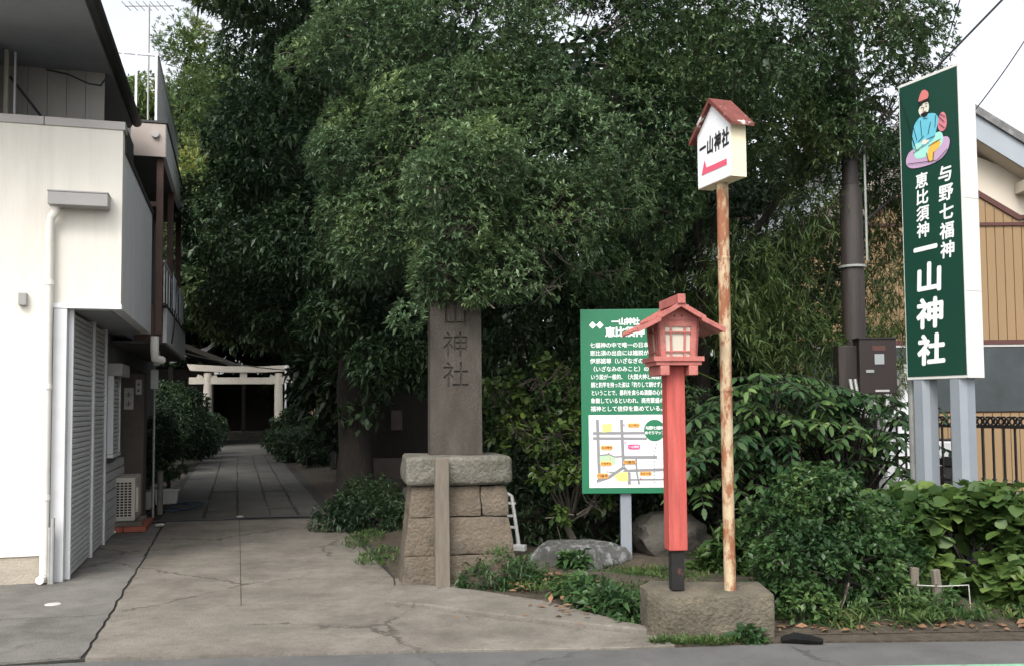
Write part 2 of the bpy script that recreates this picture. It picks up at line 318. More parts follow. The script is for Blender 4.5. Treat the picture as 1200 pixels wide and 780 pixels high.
# apron beside the building
slab([(-5, -2.4), (.515, -2.49)] + lane_edge(-2.45, .22, -1) + [(.51, .235), (-5, .235)], M['concrete_dark'], .02)
slab([(-.02, .25), (.508, .25)] + lane_edge(.27, 1.58, -1) + [(.505, 1.6), (-.02, 1.6)], M['concrete_dark'], .018)
slab([(-.02, 1.615), (.5, 1.615)] + lane_edge(1.63, 2.6, -1) + [(.5, 2.62), (-.02, 2.62)], M['concrete'], .02)
slab([(-.3, 2.635), (.5, 2.635), (.48, 4.4), (-.3, 4.4)], M['concrete_dark'], .015)
# lane slabs
slab([(.545, -2.52), (2.52, -2.96)] + jag((2.55, -1.60), (.545, -1.0), 12, .012)[0:] + [(.545, -1.0)] + list(reversed(lane_edge(-2.45, -1.05, 1))), M['concrete'])
slab([(.545, -.989), (1.444, -1.224), (1.444, -.16), (.545, .06)] + list(reversed(lane_edge(-.95, 0.02, 1))), M['concrete'])
slab([(1.4505, -1.23), (2.58, -1.582), (2.72, -.5), (1.4505, -.165)], M['concrete'])
slab([(.545, .069), (1.444, -.15), (1.444, 2.0), (.53, 2.0)] + list(reversed(lane_edge(.1, 1.95, 1))), M['concrete'])
slab([(1.4505, -.154), (2.72, -.485), (2.68, 2.0), (1.4505, 2.0)], M['concrete'])
slab([(.53, 2.005), (1.444, 2.005), (1.444, 4.46), (.52, 4.5)] + list(reversed(lane_edge(2.05, 2.9, 1))), M['concrete'])
slab([(1.4505, 2.005), (2.68, 2.005), (2.66, 4.2), (1.4505, 4.46)], M['concrete'])
slab([(2.535, -2.97), (2.75, -3.0), (2.85, -.55), (2.735, -.49), (2.6, -1.58)], M['concrete'], .014)
# stone paving further in
vs = [.40, .98, 1.42, 1.86, 2.24, 2.64]
us = [4.52, 5.95, 7.4, 8.8, 10.4, 12.3, 14.3, 16.6, 19.2, 22.0]
for i in range(len(us) - 1):
    for j in range(len(vs) - 1):
        o1 = random.uniform(-.25, .25) if j % 2 else 0
        y0 = us[i] + (o1 if i else 0); y1 = us[i + 1] + (o1 if i < len(us) - 2 else 0)
        jx = lambda: random.uniform(-.015, .015)
        slab([(vs[j] + .012 + jx(), y0 + .014), (vs[j + 1] - .012 + jx(), y0 + .014 + jx()), (vs[j + 1] - .012 + jx(), y1 - .014), (vs[j] + .012 + jx(), y1 - .014 + jx())], M['paving'], .016 + random.uniform(0, .006), 'paving_stone', .006)
b = MB(); b.prism([tuple(W(x, y).xy) for x, y in [(.5, 22.02), (2.6, 22.02), (2.6, 44), (.5, 44)]], -.05, .018)
b.build('gravel_path', M['paving'], lane)

# concrete pavement in front of the planted bed
BED = [(-.86, 7.95), (-.79, 7.8), (-.29, 7.53), (.24, 7.09), (.58, 6.62), (.86, 6.24)]
p2 = MB(); p2.prism([(-.62, 5.845), (.66, 5.875), (1.0, 5.92), (.95, 6.15), (-.02, 6.62), (-.62, 7.0), (-.98, 7.15), (-.74, 5.85)], -.05, .012)
pav = struct('pavement', p2, M['concrete'], bevel=.004, seg=1)
p1 = MB(); p1.prism([(-.97, 7.17), (-.62, 7.02), (-.02, 6.64), (.95, 6.17), (.9, 6.27), (.58, 6.66), (.24, 7.12), (-.29, 7.56), (-.79, 7.84), (-.98, 7.98)], -.05, .045)
p1.build('kerb_slab', M['concrete'], pav, bevel=.012)
s1 = MB(); s1.prism([(1.0, 5.93), (1.6, 6.0), (3.2, 6.02), (12, 6.1), (12, 6.4), (3.2, 6.3), (1.7, 6.2), (1.0, 6.15)], -.03, .008)
struct('verge', s1, M['soil'])

# planted bed: gently mounded soil
F = [W(2.8, 22), W(2.8, 8), W(2.82, 2), Vector((-1.0, 8.15, 0)), Vector((-.79, 7.8, 0)), Vector((-.29, 7.54, 0)), Vector((.24, 7.1, 0)), Vector((.58, 6.62, 0)), Vector((.86, 6.25, 0)), Vector((1.66, 6.15, 0)), Vector((3.2, 6.2, 0)), Vector((10, 6.3, 0))]
B = [W(10, 22), W(9, 14), Vector((1, 18, 0)), Vector((1.5, 15, 0)), Vector((2, 14, 0)), Vector((2.5, 13.5, 0)), Vector((3, 13, 0)), Vector((3.5, 13, 0)), Vector((4, 13, 0)), Vector((4.6, 13, 0)), Vector((6, 13, 0)), Vector((14, 13, 0))]
def lerp_poly(P, t):
    t = t * (len(P) - 1); i = min(int(t), len(P) - 2); return P[i].lerp(P[i + 1], t - i)
def bed_h(x, y, d):
    s = min(1, max(0, d / 1.2)); s = s * s * (3 - 2 * s)
    return .012 + .075 * s + .018 * s * (math.sin(x * 5.1 + 2 * math.sin(y * 2.3)) + math.sin(y * 6.3 + x * 2.7)) 
g = MB(); nu, nv = 110, 60; idx = []
for i in range(nu + 1):
    for j in range(nv + 1):
        k = (j / nv) ** 1.8; p = lerp_poly(F, i / nu).lerp(lerp_poly(B, i / nu), k); d = (p - lerp_poly(F, i / nu)).length
        g.v.append((p.x, p.y, bed_h(p.x, p.y, d)))
for i in range(nu):
    for j in range(nv):
        a = i * (nv + 1) + j; g.f.append((a, a + nv + 1, a + nv + 2, a + 1))
struct('planted_ground', g, M['soil'], smooth=True)

# ================================================================== shop house on the left
house = thing('shop_house', 'cream two-storey shop house with grey roller shutters beside the lane', 'house', (OX, OY, 0), A)
def part(name, mat, parent, *boxes, bevel=0, smooth=False):
    m = MB()
    for b_ in boxes: m.box(*b_)
    return m.build(name, mat, parent, bevel=bevel, smooth=smooth)
part('lower_wall', M['whitewall'], house, (-5, -.145, .25, .42, .25, 2.386), (-5, -.201, .25, .42, 2.386, 2.43))
part('foundation', M['foundation'], house, (-5, -.15, .262, .4, -.02, .249))
part('corner_post', M['whitemetal'], house, (-.14, -.03, .25, .38, 0, 2.386), bevel=.006)
part('upper_wall', M['whitewall'], house, (-5, .405, .25, .40, 2.43, 4.0))
part('lower_trim', M['white_paint'], house, (-.2, .412, .243, .402, 2.388, 2.43))
part('side_wall', M['greywall'], house, (.30, .403, .403, 3.3, 2.40, 3.84))
cp = part('coping', M['coping'], house, (-5, .425, .235, .42, 4.0, 4.075), bevel=.006)
part('coping_joint', M['black'], cp, (-.242, -.236, .232, .42, 4.0, 4.077))
part('side_coping', M['gutter'], house, (.285, .42, 1.0, 3.32, 3.842, 3.89), (.285, .42, .424, .99, 3.842, 4.07))
part('soffit', M['soffit'], house, (-.05, .296, .403, 3.3, 2.389, 2.41))
part('back_wall', M['greywall'], house, (.0, .296, 3.2, 3.3, 2.411, 3.84))
# body behind the shutters and above
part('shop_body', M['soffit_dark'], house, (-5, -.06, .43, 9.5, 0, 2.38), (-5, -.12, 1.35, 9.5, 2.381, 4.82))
# roller shutters along the lane
def shutter(u0, u1):
    m = MB(); z = .03; n = 48; h = 2.33 / n
    prof = []
    for i in range(n):
        prof += [(-.022, z + i * h), (-.022, z + i * h + h * .08), (.0, z + i * h + h * .17), (.004, z + i * h + h * .6), (.0, z + i * h + h * .92)]
    prof.append((-.022, z + n * h))
    vs = [(x, u0, zz) for x, zz in prof] + [(x, u1, zz) for x, zz in prof]; k = len(prof)
    m.add(vs, [(i, i + 1, k + i + 1, k + i) for i in range(k - 1)])
    return m.build('shutter_curtain', M['shutter'], house)
shutter(.385, 1.58); shutter(1.65, 2.5)
part('shutter_guide', M['whitemetal'], house, (-.05, .02, 1.58, 1.65, .02, 2.388), bevel=.004)
part('shutter_guide', M['whitemetal'], house, (-.05, .02, 2.5, 2.56, .02, 2.388), bevel=.004)
part('shutter_guide', M['whitemetal'], house, (-.029, .012, .34, .384, .02, 2.388), bevel=.004)
# louvred window box
lw = part('window', M['soffit_dark'], house, (-.059, .01, 2.66, 3.5, .9, 2.2))
part('window_hood', M['hoodmetal'], lw, (-.05, .16, 2.66, 3.45, 1.88, 2.02), bevel=.01)
part('frame', M['whitemetal'], lw, (.01, .07, 2.68, 2.76, 1.0, 1.88), (.01, .07, 3.32, 3.38, 1.0, 1.88), (.01, .075, 2.68, 3.38, .96, .995))
for i in range(18):
    part('slat', M['shutter'], lw, (.012, .06, 2.762, 3.318, 1.005 + i * .048, 1.04 + i * .048))
part('clapboard', M['shutter'], house, *[(-.058, .0 - .004 * (i % 2), 2.57, 4.5, .02 + i * .11, .115 + i * .11) for i in range(8)])
# box gutter with downpipe, small vent
part('rainwater_box', M['hoodmetal'], house, (-.17, .31, .06, .245, 3.265, 3.375), (-.175, .315, .055, .245, 3.375, 3.392), bevel=.006)
dp = MB(); dp.tube([(-.12, .15, 3.27), (-.12, .15, 3.22), (-.155, .17, 3.17), (-.17, .19, 3.1), (-.17, .19, .1), (-.175, .185, .07), (-.19, .12, .06)], .036, 12)
dpo = dp.build('downpipe', M['pvc'], house, smooth=True)
for z in (.75, 1.7, 2.6):
    m = MB(); m.lathe([(.042, -.02), (.042, .02)], 12, (-.17, .19, z)); m.box(-.178, -.162, .2, .255, z - .01, z + .01); m.build('pipe_clip', M['pvc'], dpo)
m = MB(); m.tube([(-.1, .16, 0), (-.1, .16, .58)], .016, 8); m.tube([(-.125, .165, 0), (-.125, .165, .5)], .014, 8); m.build('guard_bar', M['steel'], dpo)
part('vent_box', M['hoodmetal'], house, (-.41, -.345, .19, .249, 2.40, 2.51), bevel=.008)
# veranda above: boards, posts, soffit, eave with gutter
for i in range(11):
    x1 = .12 - i * .172
    part('wall_board', M['board_grey'], house, (x1 - .168, x1, 1.2, 1.23, 4.0, 4.828))
ev = MB(); ev.prism([(-6, 4.85), (.2, 4.85), (.2, 4.96), (-2.8, 5.8), (-6, 5.0)], -1.0, 3.05, 'y'); ev.build('roof', M['rooftile'], house)
part('eave_soffit', M['soffit'], house, (-6, .19, -.99, 3.04, 4.83, 4.849))
gt = MB(); gt.tube([(.24, -1.0, 4.89), (.24, 3.06, 4.89)], .058, 10); gt.build('gutter', M['gutter'], house, smooth=True)
part('window_jamb', M['timber_pale'], house, (-.75, -.70, .55, .62, 3.9, 4.825), (-.68, -.645, .75, .80, 3.9, 4.825), bevel=.005)
part('window_jamb', M['whitemetal'], house, (-.99, -.96, .5, .54, 3.9, 4.825), (-.605, -.59, .8, .83, 3.9, 4.825))
part('veranda_panel', M['timber_pale'], house, (-1.6, -.76, .6, .62, 3.8, 4.825))
m = MB(); m.tube([(-.4, 1.15, 4.8), (-.2, 1.12, 4.76), (.0, 1.05, 4.66), (.12, .95, 4.62), (.2, .85, 4.7)], .008, 6); m.build('cable', M['cable'], house)
m = MB(); m.tube([(-.66, .9, 4.62), (-.37, 1.15, 4.25)], .012, 6); m.build('brace', M['gutter'], house)
# terrace further in
part('terrace_wall', M['soffit'], house, (-1, .09, 3.32, 8.3, 2.40, 4.55))
part('terrace_fascia_end', M['fascia'], house, (.15, .545, 3.30, 3.34, 4.56, 4.96))
m = MB(); m.tube([(.43, 3.3, 4.83), (.43, 3.26, 4.83)], .045, 14); m.build('vent_cap', M['coping'], house, smooth=True)
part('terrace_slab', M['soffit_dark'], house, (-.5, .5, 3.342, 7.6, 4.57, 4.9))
part('terrace_fascia', M['white_paint'], house, (.502, .55, 3.342, 7.65, 4.56, 4.97))
part('terrace_edge', M['gutter'], house, (-.5, .565, 3.29, 7.66, 4.972, 5.0))
rl = part('railing_panel', M['white_paint'], house, (.42, .445, 3.34, 7.3, 5.0, 5.82))
part('railing_top', M['whitemetal'], house, (-.9, .45, 3.30, 3.33, 5.80, 5.83), (.41, .455, 3.331, 7.3, 5.822, 5.845))
for x in (-.5, .05, .2, .43):
    part('railing_post', M['white_paint'], house, (x - .012, x + .012, 3.30, 3.33, 5.0, 5.80))
for u in (3.42, 5.3, 7.1):
    part('terrace_post', M['brownpost'], house, (.44, .52, u - .04, u + .04, 2.4, 4.56), bevel=.006)
part('terrace_beam', M['brownpost'], house, (.1, .44, 3.37, 3.42, 3.96, 4.02))
part('balcony_parapet', M['greywall'], house, (.505, .55, 3.75, 8.1, 2.33, 2.76))
part('balcony_cap', M['gutter'], house, (.495, .56, 3.42, 8.1, 2.762, 2.79))
part('balcony_end', M['brownpost'], house, (.2, .52, 3.42, 3.46, 2.33, 2.76))
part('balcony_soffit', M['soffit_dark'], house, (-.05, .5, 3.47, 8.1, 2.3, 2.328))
for i in range(9):
    u = 3.65 + i * .46
    part('balustrade_bar', M['whitemetal'], house, (.515, .53, u, u + .02, 2.79, 3.3))
part('balustrade_rail', M['whitemetal'], house, (.51, .535, 3.5, 7.8, 3.302, 3.325))
m = MB(); m.tube([(.44, 3.4, 2.38), (.44, 3.4, 2.2), (.44, 3.45, 2.12), (.52, 3.55, 2.1)], .05, 10); m.build('drain_elbow', M['pvc'], house, smooth=True)
m = MB(); m.tube([(.56, 4.6, 2.38), (.58, 4.7, 2.6), (.58, 4.9, 2.85), (.57, 5.2, 3.3), (.53, 5.25, 3.6)], .012, 6); m.build('hanging_cable', M['cable'], house)
part('lamp_bracket', M['whitemetal'], house, (.3, .38, 5.0, 5.06, 2.1, 2.3), bevel=.01)

def laundry(u, w, label):
    m = MB(); n = 8
    for i in range(n + 1):
        for z in (3.29, 3.05, 2.83):
            m.v.append((.575 + .012 * math.sin(i * 1.7) * (3.3 - z) / .4, u + w * i / n, z))
    for i in range(n):
        for j in range(2): a = i * 3 + j; m.f.append((a, a + 1, a + 4, a + 3))
    o = m.build('hanging_sheet', M['cloth']); o.location = (OX, OY, 0); o.rotation_euler = (0, 0, A)
    mod = o.modifiers.new('thickness', 'SOLIDIFY'); mod.thickness = .006
    tag(o, label, 'laundry')
laundry(4.55, .7, 'pale sheet hung on the balcony rail beside the second brown post')
laundry(6.0, .8, 'pale sheet hung on the balcony rail by the third brown post')

# rooftop aerial
an = thing('roof_aerial', 'thin television aerial on a mast standing on the roof terrace', 'aerial', tuple(W(.1, 6.0, 4.9)), A)
m = MB(); m.tube([(0, 0, 0), (0, 0, 2.65)], .014, 6); m.build('mast', M['steel'], an)
m = MB(); m.tube([(-.35, .1, 2.62), (.35, -.1, 2.62)], .009, 6); m.build('boom', M['steel'], an)
for i in range(7):
    x = -.33 + i * .1; m = MB(); m.tube([(x - .05, -x * .28 - .16, 2.62), (x + .05, -x * .28 + .16, 2.62)], .005, 5); m.build('element', M['steel'], an)

# ---------------- air conditioner on bricks
ac = thing('air_conditioner', 'beige outdoor air conditioner unit standing on a red brick base', 'air conditioner', tuple(W(-.09, 3.72, .135)), A)
part('casing', M['acplastic'], ac, (0, .3, .0, .76, 0, .53), bevel=.02)
part('grille_back', M['black'], ac, (.035, .265, -.004, .0, .05, .48))
for i in range(6): part('grille_bar', M['acplastic'], ac, (.033 + i * .045, .043 + i * .045, -.016, -.004, .045, .485))
for i in range(14): part('grille_bar', M['acplastic'], ac, (.033, .27, -.014, -.0045, .05 + i * .0325, .06 + i * .0325))
part('side_cover', M['acplastic'], ac, (.3, .33, .08, .3, .1, .4), bevel=.008)
bb = thing('brick_base', 'low red brick base with concrete feet under the air conditioner', 'base', tuple(W(-.16, 3.55, .02)), A)
for i in range(2):
    for j in range(5):
        part('brick', M['brick'], bb, (i * .26, i * .26 + .25, j * .21, j * .21 + .2, 0, .06), bevel=.004)
part('foot', M['concrete'], bb, (.03, .46, .08, .2, .061, .112), bevel=.008); part('foot', M['concrete'], bb, (.03, .46, .68, .8, .061, .112), bevel=.008)
m = MB(); m.tube([tuple(W(-.02, 3.64, .4)), tuple(W(-.12, 3.55, .2)), tuple(W(-.1, 3.5, .05)), tuple(W(0.02, 3.5, .035))], .014, 7)
tag(m.build('drain_hose', M['pvc'], smooth=True), 'pale drain hose curling beside the air conditioner', 'hose')

# ---------------- gatepost with plates
gp = thing('gatepost', 'brown concrete gatepost carrying two pale nameplates', 'gatepost', tuple(W(-.22, 4.82, 0)), A)
m = MB(); m.box(0, .42, 0, .45, 0, 1.98); m.add([(-.02, -.02, 1.98), (.44, -.02, 1.98), (.44, .47, 1.98), (-.02, .47, 1.98), (.21, .22, 2.1)], [(3, 2, 1, 0), (0, 1, 4), (1, 2, 4), (2, 3, 4), (3, 0, 4)])
m.build('shaft', M['gatepost'], gp, bevel=.006)
for x0, z0, w, h in ((.17, 1.5, .12, .29), (.315, 1.7, .075, .2)):
    pl = part('nameplate', M['plate'], gp, (x0, x0 + w, -.015, -.001, z0, z0 + h), bevel=.003)
    for k in range(2):
        zc = z0 + h * (.7 - .42 * k); q = w * .28; cx = x0 + w / 2
        part('stroke', M['ink'], pl, (cx - q, cx + q, -.017, -.0155, zc - .004, zc + .004), (cx - .004, cx + .004, -.0171, -.0156, zc - q, zc + q), (cx - q, cx + q * .6, -.0172, -.0157, zc - q * .9, zc - q * .9 + .008))
lp = thing('lamp_post', 'thin pole with a small pale box beside the gatepost', 'post', tuple(W(.3, 5.2, 0)), A)
m = MB(); m.tube([(0, 0, 0), (0, 0, 2.0)], .016, 8); m.build('pole', M['steel'], lp)
part('box', M['plastic_white'], lp, (-.05, .05, -.04, .04, 1.78, 2.05), bevel=.01)
m = MB(); m.tube([tuple(W(.36, 5.6, 0)), tuple(W(.36, 5.6, .62))], .04, 9); tag(m.build('lane_bollard', M['concrete'], smooth=True), 'short concrete stake standing among the lane plants', 'stake')

# ================================================================== lettering
GL = {}
def glyph(ch, bold):
    k = (ch, bold)
    if k not in GL:
        c = bpy.data.curves.new('glyph', 'FONT'); c.body = ch; c.size = 1; c.resolution_u = 3; c.offset = bold; c.fill_mode = 'FRONT'
        o = bpy.data.objects.new('glyph', c); COL.objects.link(o); bpy.context.view_layer.update()
        dg = bpy.context.evaluated_depsgraph_get(); me = bpy.data.meshes.new_from_object(o.evaluated_get(dg))
        GL[k] = ([tuple(v.co) for v in me.vertices], [tuple(p.vertices) for p in me.polygons])
        bpy.data.objects.remove(o); bpy.data.curves.remove(c); bpy.data.meshes.remove(me)
    return GL[k]
def letters(name, items, y, mat, parent, bold=.02, shear=0.):
    """items: (character, centre x, centre z, size, width factor); flat print standing in the local XZ plane at y, facing -y"""
    m = MB(); k = 0
    ring = [(0, 0)] + [(math.cos(t), math.sin(t)) for t in np.linspace(0, 2 * math.pi, 7)[:-1]] if bold else [(0, 0)]
    for ch, cx, cz, s, wf in items:
        vs, fs = glyph(ch, 0)
        for k, (ox, oz) in enumerate(ring):
            m.add([(cx + ((vx - .5) * wf + shear * (vy - .38) + ox * bold) * s, y - k * .00006, cz + (vy - .38 + shear * .8 * (vx - .5) + oz * bold) * s) for vx, vy, _ in vs], fs)
    me = bpy.data.meshes.new(name); me.from_pydata(m.v, [], m.f); me.update()
    return link_mesh(name, me, mat, parent)
def flat(name, poly, y, mat, parent):
    m = MB(); m.prism(poly, y, y + .0012, 'y'); return m.build(name, mat, parent)
def rrect(x0, x1, z0, z1, r, n=4):
    P = []
    for cx, cz, a0 in ((x1 - r, z0 + r, -90), (x1 - r, z1 - r, 0), (x0 + r, z1 - r, 90), (x0 + r, z0 + r, 180)):
        P += [(cx + r * math.cos(R(a0 + 90 * i / n)), cz + r * math.sin(R(a0 + 90 * i / n))) for i in range(n + 1)]
    return P
def disc(cx, cz, r, n=28, rz=None):
    return [(cx + r * math.cos(2 * math.pi * i / n), cz + (rz or r) * math.sin(2 * math.pi * i / n)) for i in range(n)]

# ================================================================== shrine precinct down the lane
tr = thing('stone_torii', 'pale stone torii gate spanning the far end of the lane', 'torii', tuple(W(1.6, 25, 0)), A)
for s in (-1, 1):
    m = MB(); m.tube([(s * 1.2, 0, 0), (s * 1.17, 0, 2.72)], [.16, .135], 14); m.build('pillar', M['stone_torii'], tr, smooth=True)
    m = MB(); m.lathe([(.24, 0), (.24, .16), (.19, .24)], 14, (s * 1.2, 0, 0)); m.build('pillar_base', M['stone_torii'], tr)
part('tie_beam', M['stone_torii'], tr, (-1.78, 1.66, -.1, .1, 2.34, 2.57), bevel=.01)
part('central_strut', M['stone_torii'], tr, (-.12, .12, -.09, .09, 2.572, 2.74), bevel=.008)
m = MB(); m.prism([(-1.75, 2.80), (-.6, 2.74), (.6, 2.74), (1.75, 2.80), (1.85, 3.02), (.6, 2.95), (-.6, 2.95), (-1.85, 3.02)], -.15, .15, 'y'); m.build('top_beam', M['stone_torii'], tr, bevel=.012)
for s in (-1, 1):
    for q in (-1, 1):
        m = MB(); m.prism([(s * 1.2 + q * .14, 2.572), (s * 1.2 + q * .34, 2.572), (s * 1.2 + q * .3, 2.68), (s * 1.2 + q * .14, 2.62)][::(1 if q > 0 else -1)], -.06, .06, 'y'); m.build('wedge', M['stone_torii'], tr)

def hall(name, label, u, v, w, d, hw, hr, over, wall, roof):
    t = thing(name, label, 'shrine hall', tuple(W(v, u, 0)), A)
    part('plinth', M['rock_dark'], t, (-w / 2 - .3, w / 2 + .3, -.3, d + .3, 0, .35), bevel=.02)
    part('wall', wall, t, (-w / 2, w / 2, 2.6, d, .352, hw), (-w / 2, -w / 2 + .15, .3, 2.59, .352, hw), (w / 2 - .15, w / 2, .3, 2.59, .352, hw))
    for i in range(5):
        x = -w / 2 + w * i / 4; part('column', wall, t, (x - .09, x + .09, .1, .28, .352, hw), bevel=.01)
    for i in range(4):
        x0 = -w / 2 + w * i / 4 + .15; x1 = x0 + w / 4 - .3
        dr = part('door', wall, t, (x0, x1, 2.56, 2.598, .4, hw - .5), bevel=.01)
        part('lattice', M['darkwood'], dr, *[(x0 + (x1 - x0) * k / 5 - .012, x0 + (x1 - x0) * k / 5 + .012, .2, .219, hw - .9, hw - .3) for k in range(1, 5)])
    m = MB(); e = w / 2 + over
    m.prism([(-e, hw - .15), (-w * .25, hw + (hr - hw) * .42), (0, hr), (w * .25, hw + (hr - hw) * .42), (e, hw - .15), (e, hw + .03), (w * .25, hw + (hr - hw) * .42 + .2), (0, hr + .25), (-w * .25, hw + (hr - hw) * .42 + .2), (-e, hw + .03)][::-1], -over, d + over, 'y')
    m.build('roof', roof, t)
    part('ridge', roof, t, (-.15, .15, -over - .1, d + over + .1, hr + .2, hr + .5), bevel=.03)
    return t
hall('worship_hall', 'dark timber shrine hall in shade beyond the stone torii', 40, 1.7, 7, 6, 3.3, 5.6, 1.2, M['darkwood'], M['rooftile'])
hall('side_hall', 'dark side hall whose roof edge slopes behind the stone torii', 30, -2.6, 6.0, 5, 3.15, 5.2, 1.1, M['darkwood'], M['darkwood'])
sh = thing('wooden_shed', 'small wooden shed with tan upper wall among the dark trees', 'shed', tuple(W(4.3, 22, 0)), A)
part('wall', M['darkwood'], sh, (-.6, .75, 0, 1.4, 0, 1.25)); part('upper_wall', M['shed_wall'], sh, (-.6, .75, 0.0, 1.4, 1.251, 1.85))
part('window', M['black'], sh, (-.2, .3, -.02, -.001, 1.3, 1.6))
m = MB(); m.prism([(-.95, 1.72), (.1, 2.3), (1.1, 1.72), (1.1, 1.82), (.1, 2.42), (-.95, 1.82)], -.4, 1.7, 'y'); m.build('roof', M['rooftile'], sh)
for u, v, h, lb in ((20, 3.72, 2.45, 'thin pale pole standing before the wooden shed'), (24.2, 2.98, 2.85, 'thin grey pole beside the right torii pillar')):
    p = thing('slim_pole', lb, 'pole', tuple(W(v, u, 0)), A)
    m = MB(); m.tube([(0, 0, 0), (0, 0, h)], .03, 8); m.build('shaft', M['whitemetal'], p, smooth=True)
    m = MB(); m.lathe([(.035, h), (.05, h + .03), (.02, h + .09)], 8); m.build('finial', M['whitemetal'], p)
m = MB(); a_, b_ = W(.5, 8.0, 2.45), W(3.6, 14, 2.40)
m.tube([a_.lerp(b_, t) + Vector((0, 0, -.12 * 4 * t * (1 - t))) for t in np.linspace(0, 1, 13)], .012, 6)
tag(m.build('lane_cable', M['galv'], smooth=True), 'slack cable stretched across the lane before the torii', 'cable')
lb_ = thing('stone_lantern_base', 'low pale stone block beside the path at the torii', 'stone block', tuple(W(2.75, 23.2, 0)), A)
part('shaft', M['stone_torii'], lb_, (-.12, .12, -.12, .12, .1, .75), bevel=.015); part('foot', M['stone_torii'], lb_, (-.2, .2, -.2, .2, 0, .1), bevel=.01)
# low wall with a tan band deep in the shade behind the monument
dk = thing('roadside_hut', 'low dark hut with a tan panel in the shade behind the monument', 'hut', (-1.75, 14.5, 0), R(6))
part('panel', M['gatepost'], dk, (-.5, .9, 0, .12, .42, .72)); part('leg', M['darkwood'], dk, (-.5, -.4, 0, .1, 0, .42)); part('leg', M['darkwood'], dk, (.8, .9, 0, .1, 0, .42))
part('leg', M['darkwood'], dk, (.1, .2, 0, .1, 0, .42)); part('upper_wall', M['darkwood'], dk, (-.5, .9, .02, .1, .721, 2.1))
part('window', M['gatepost'], dk, (-.12, .05, .0, .019, 1.15, 1.45))
part('roof', M['darkwood'], dk, (-.8, 1.2, -.3, .5, 2.1, 2.2))
m = MB(); m.lathe([(.1, 0), (.13, .1), (.12, .22), (.05, .3)], 10); o = m.build('plastic_bag', M['plastic_white'], smooth=True); o.location = (-1.62, 14.75, 0); o.scale = (1, .8, .9)
tag(o, 'pale bundle lying under the low dark hut', 'bag')

# ================================================================== stone monument
mon = thing('stone_monument', 'tall carved stone shrine pillar on a stepped masonry base', 'monument', (-.51, 8.28, 0), R(9))
S_ = []
def stone(x0, x1, y0, y1, z0, X0, X1, Y0, Y1, z1, mat, seed, cuts=5, amp=.012):
    m = MB(); m.frustum(x0, x1, y0, y1, z0, X0, X1, Y0, Y1, z1)
    o = m.build('base_stone', mat, mon, bevel=.014, seg=2); rough_up(o, 2, amp, 9, seed); return o
H = lambda z: .485 - .105 * z          # half width of the battered base at height z
for z0, z1, cuts_ in ((0, .27, ()), (.273, .58, (-.1,)), (.583, .837, (.2,))):
    a0, a1 = H(z0), H(z1); xs = [-1] + [c / .45 for c in cuts_] + [1]
    for k in range(len(xs) - 1):
        l0 = xs[k] + (.005 if k else 0); l1 = xs[k + 1] - (.005 if k < len(xs) - 2 else 0)
        stone(l0 * a0, l1 * a0, -a0 * .92, a0 * .92, z0, l0 * a1, l1 * a1, -a1 * .92, a1 * .92, z1, M['stone_base'], len(S_) + 3 * k + z0 * 7)
cap = MB(); cap.frustum(-.45, .45, -.425, .425, .84, -.45, .45, -.425, .425, 1.085)
o = cap.build('cap_stone', M['stone_cap'], mon, bevel=.055, seg=3); rough_up(o, 2, .012, 10, 5)
sh_ = MB(); q0, q1, q2 = (.225, .15, 1.085), (.22, .145, 3.35), (0, 0, 3.5)
sh_.add([(sx * q[0], sy * q[1], q[2]) for q in (q0, q1) for sx, sy in ((-1, -1), (1, -1), (1, 1), (-1, 1))] + [q2], [(3, 2, 1, 0), (0, 1, 5, 4), (1, 2, 6, 5), (2, 3, 7, 6), (3, 0, 4, 7), (4, 5, 8), (5, 6, 8), (6, 7, 8), (7, 4, 8)])
shaft = sh_.build('shaft', M['stone_mon'], mon)
# carved characters, cut into the face
cut = bpy.data.objects.new('cutter', None)
cm = bpy.data.meshes.new('cutter'); mm = MB()
vv, ff = [], []
for ch, z in (('一', 2.58), ('山', 2.31), ('神', 2.04), ('社', 1.78)):
    c = bpy.data.curves.new('cut', 'FONT'); c.body = ch; c.size = .235; c.resolution_u = 2; c.extrude = .014
    oc = bpy.data.objects.new('cut', c); COL.objects.link(oc); bpy.context.view_layer.update()
    me = bpy.data.meshes.new_from_object(oc.evaluated_get(bpy.context.evaluated_depsgraph_get()))
    mm.add([(v.co.x - .118, -.1455 - v.co.z, z + v.co.y - .09) for v in me.vertices], [tuple(p.vertices) for p in me.polygons])
    bpy.data.objects.remove(oc)
cmo = mm.build('cutter', None); cmo.parent = mon
bm_ = bmesh.new(); bm_.from_mesh(cmo.data); bmesh.ops.remove_doubles(bm_, verts=bm_.verts, dist=1e-5); bmesh.ops.recalc_face_normals(bm_, faces=bm_.faces); bm_.to_mesh(cmo.data); bm_.free()
mod = shaft.modifiers.new('carve', 'BOOLEAN'); mod.operation = 'DIFFERENCE'; mod.solver = 'EXACT'; mod.object = cmo; mod.use_self = True; mod.use_hole_tolerant = True
bpy.context.view_layer.update()
nm = bpy.data.meshes.new_from_object(shaft.evaluated_get(bpy.context.evaluated_depsgraph_get()))
shaft.modifiers.clear(); old = shaft.data; shaft.data = nm; nm.name = 'shaft'; bpy.data.objects.remove(cmo)
wp = MB(); wp.frustum(-.06, .06, -.06, .06, 0, -.055, .055, -.055, .055, 1.06)
wpo = wp.build('square_stone_post', M['weathered'], bevel=.008); wpo.location = (-.585, 7.76, .02); wpo.rotation_euler = (R(-1.2), 0, R(10))
tag(wpo, 'slim square weathered post standing close before the monument base', 'post')
fb = MB(); fb.box(-.1, .13, -.08, .1, 0, .06); o = fb.build('post_footing', M['concrete'], bevel=.01); o.location = (-.585, 7.75, -.01); o.rotation_euler = (0, 0, R(10)); o.scale = (1, 1, .75)
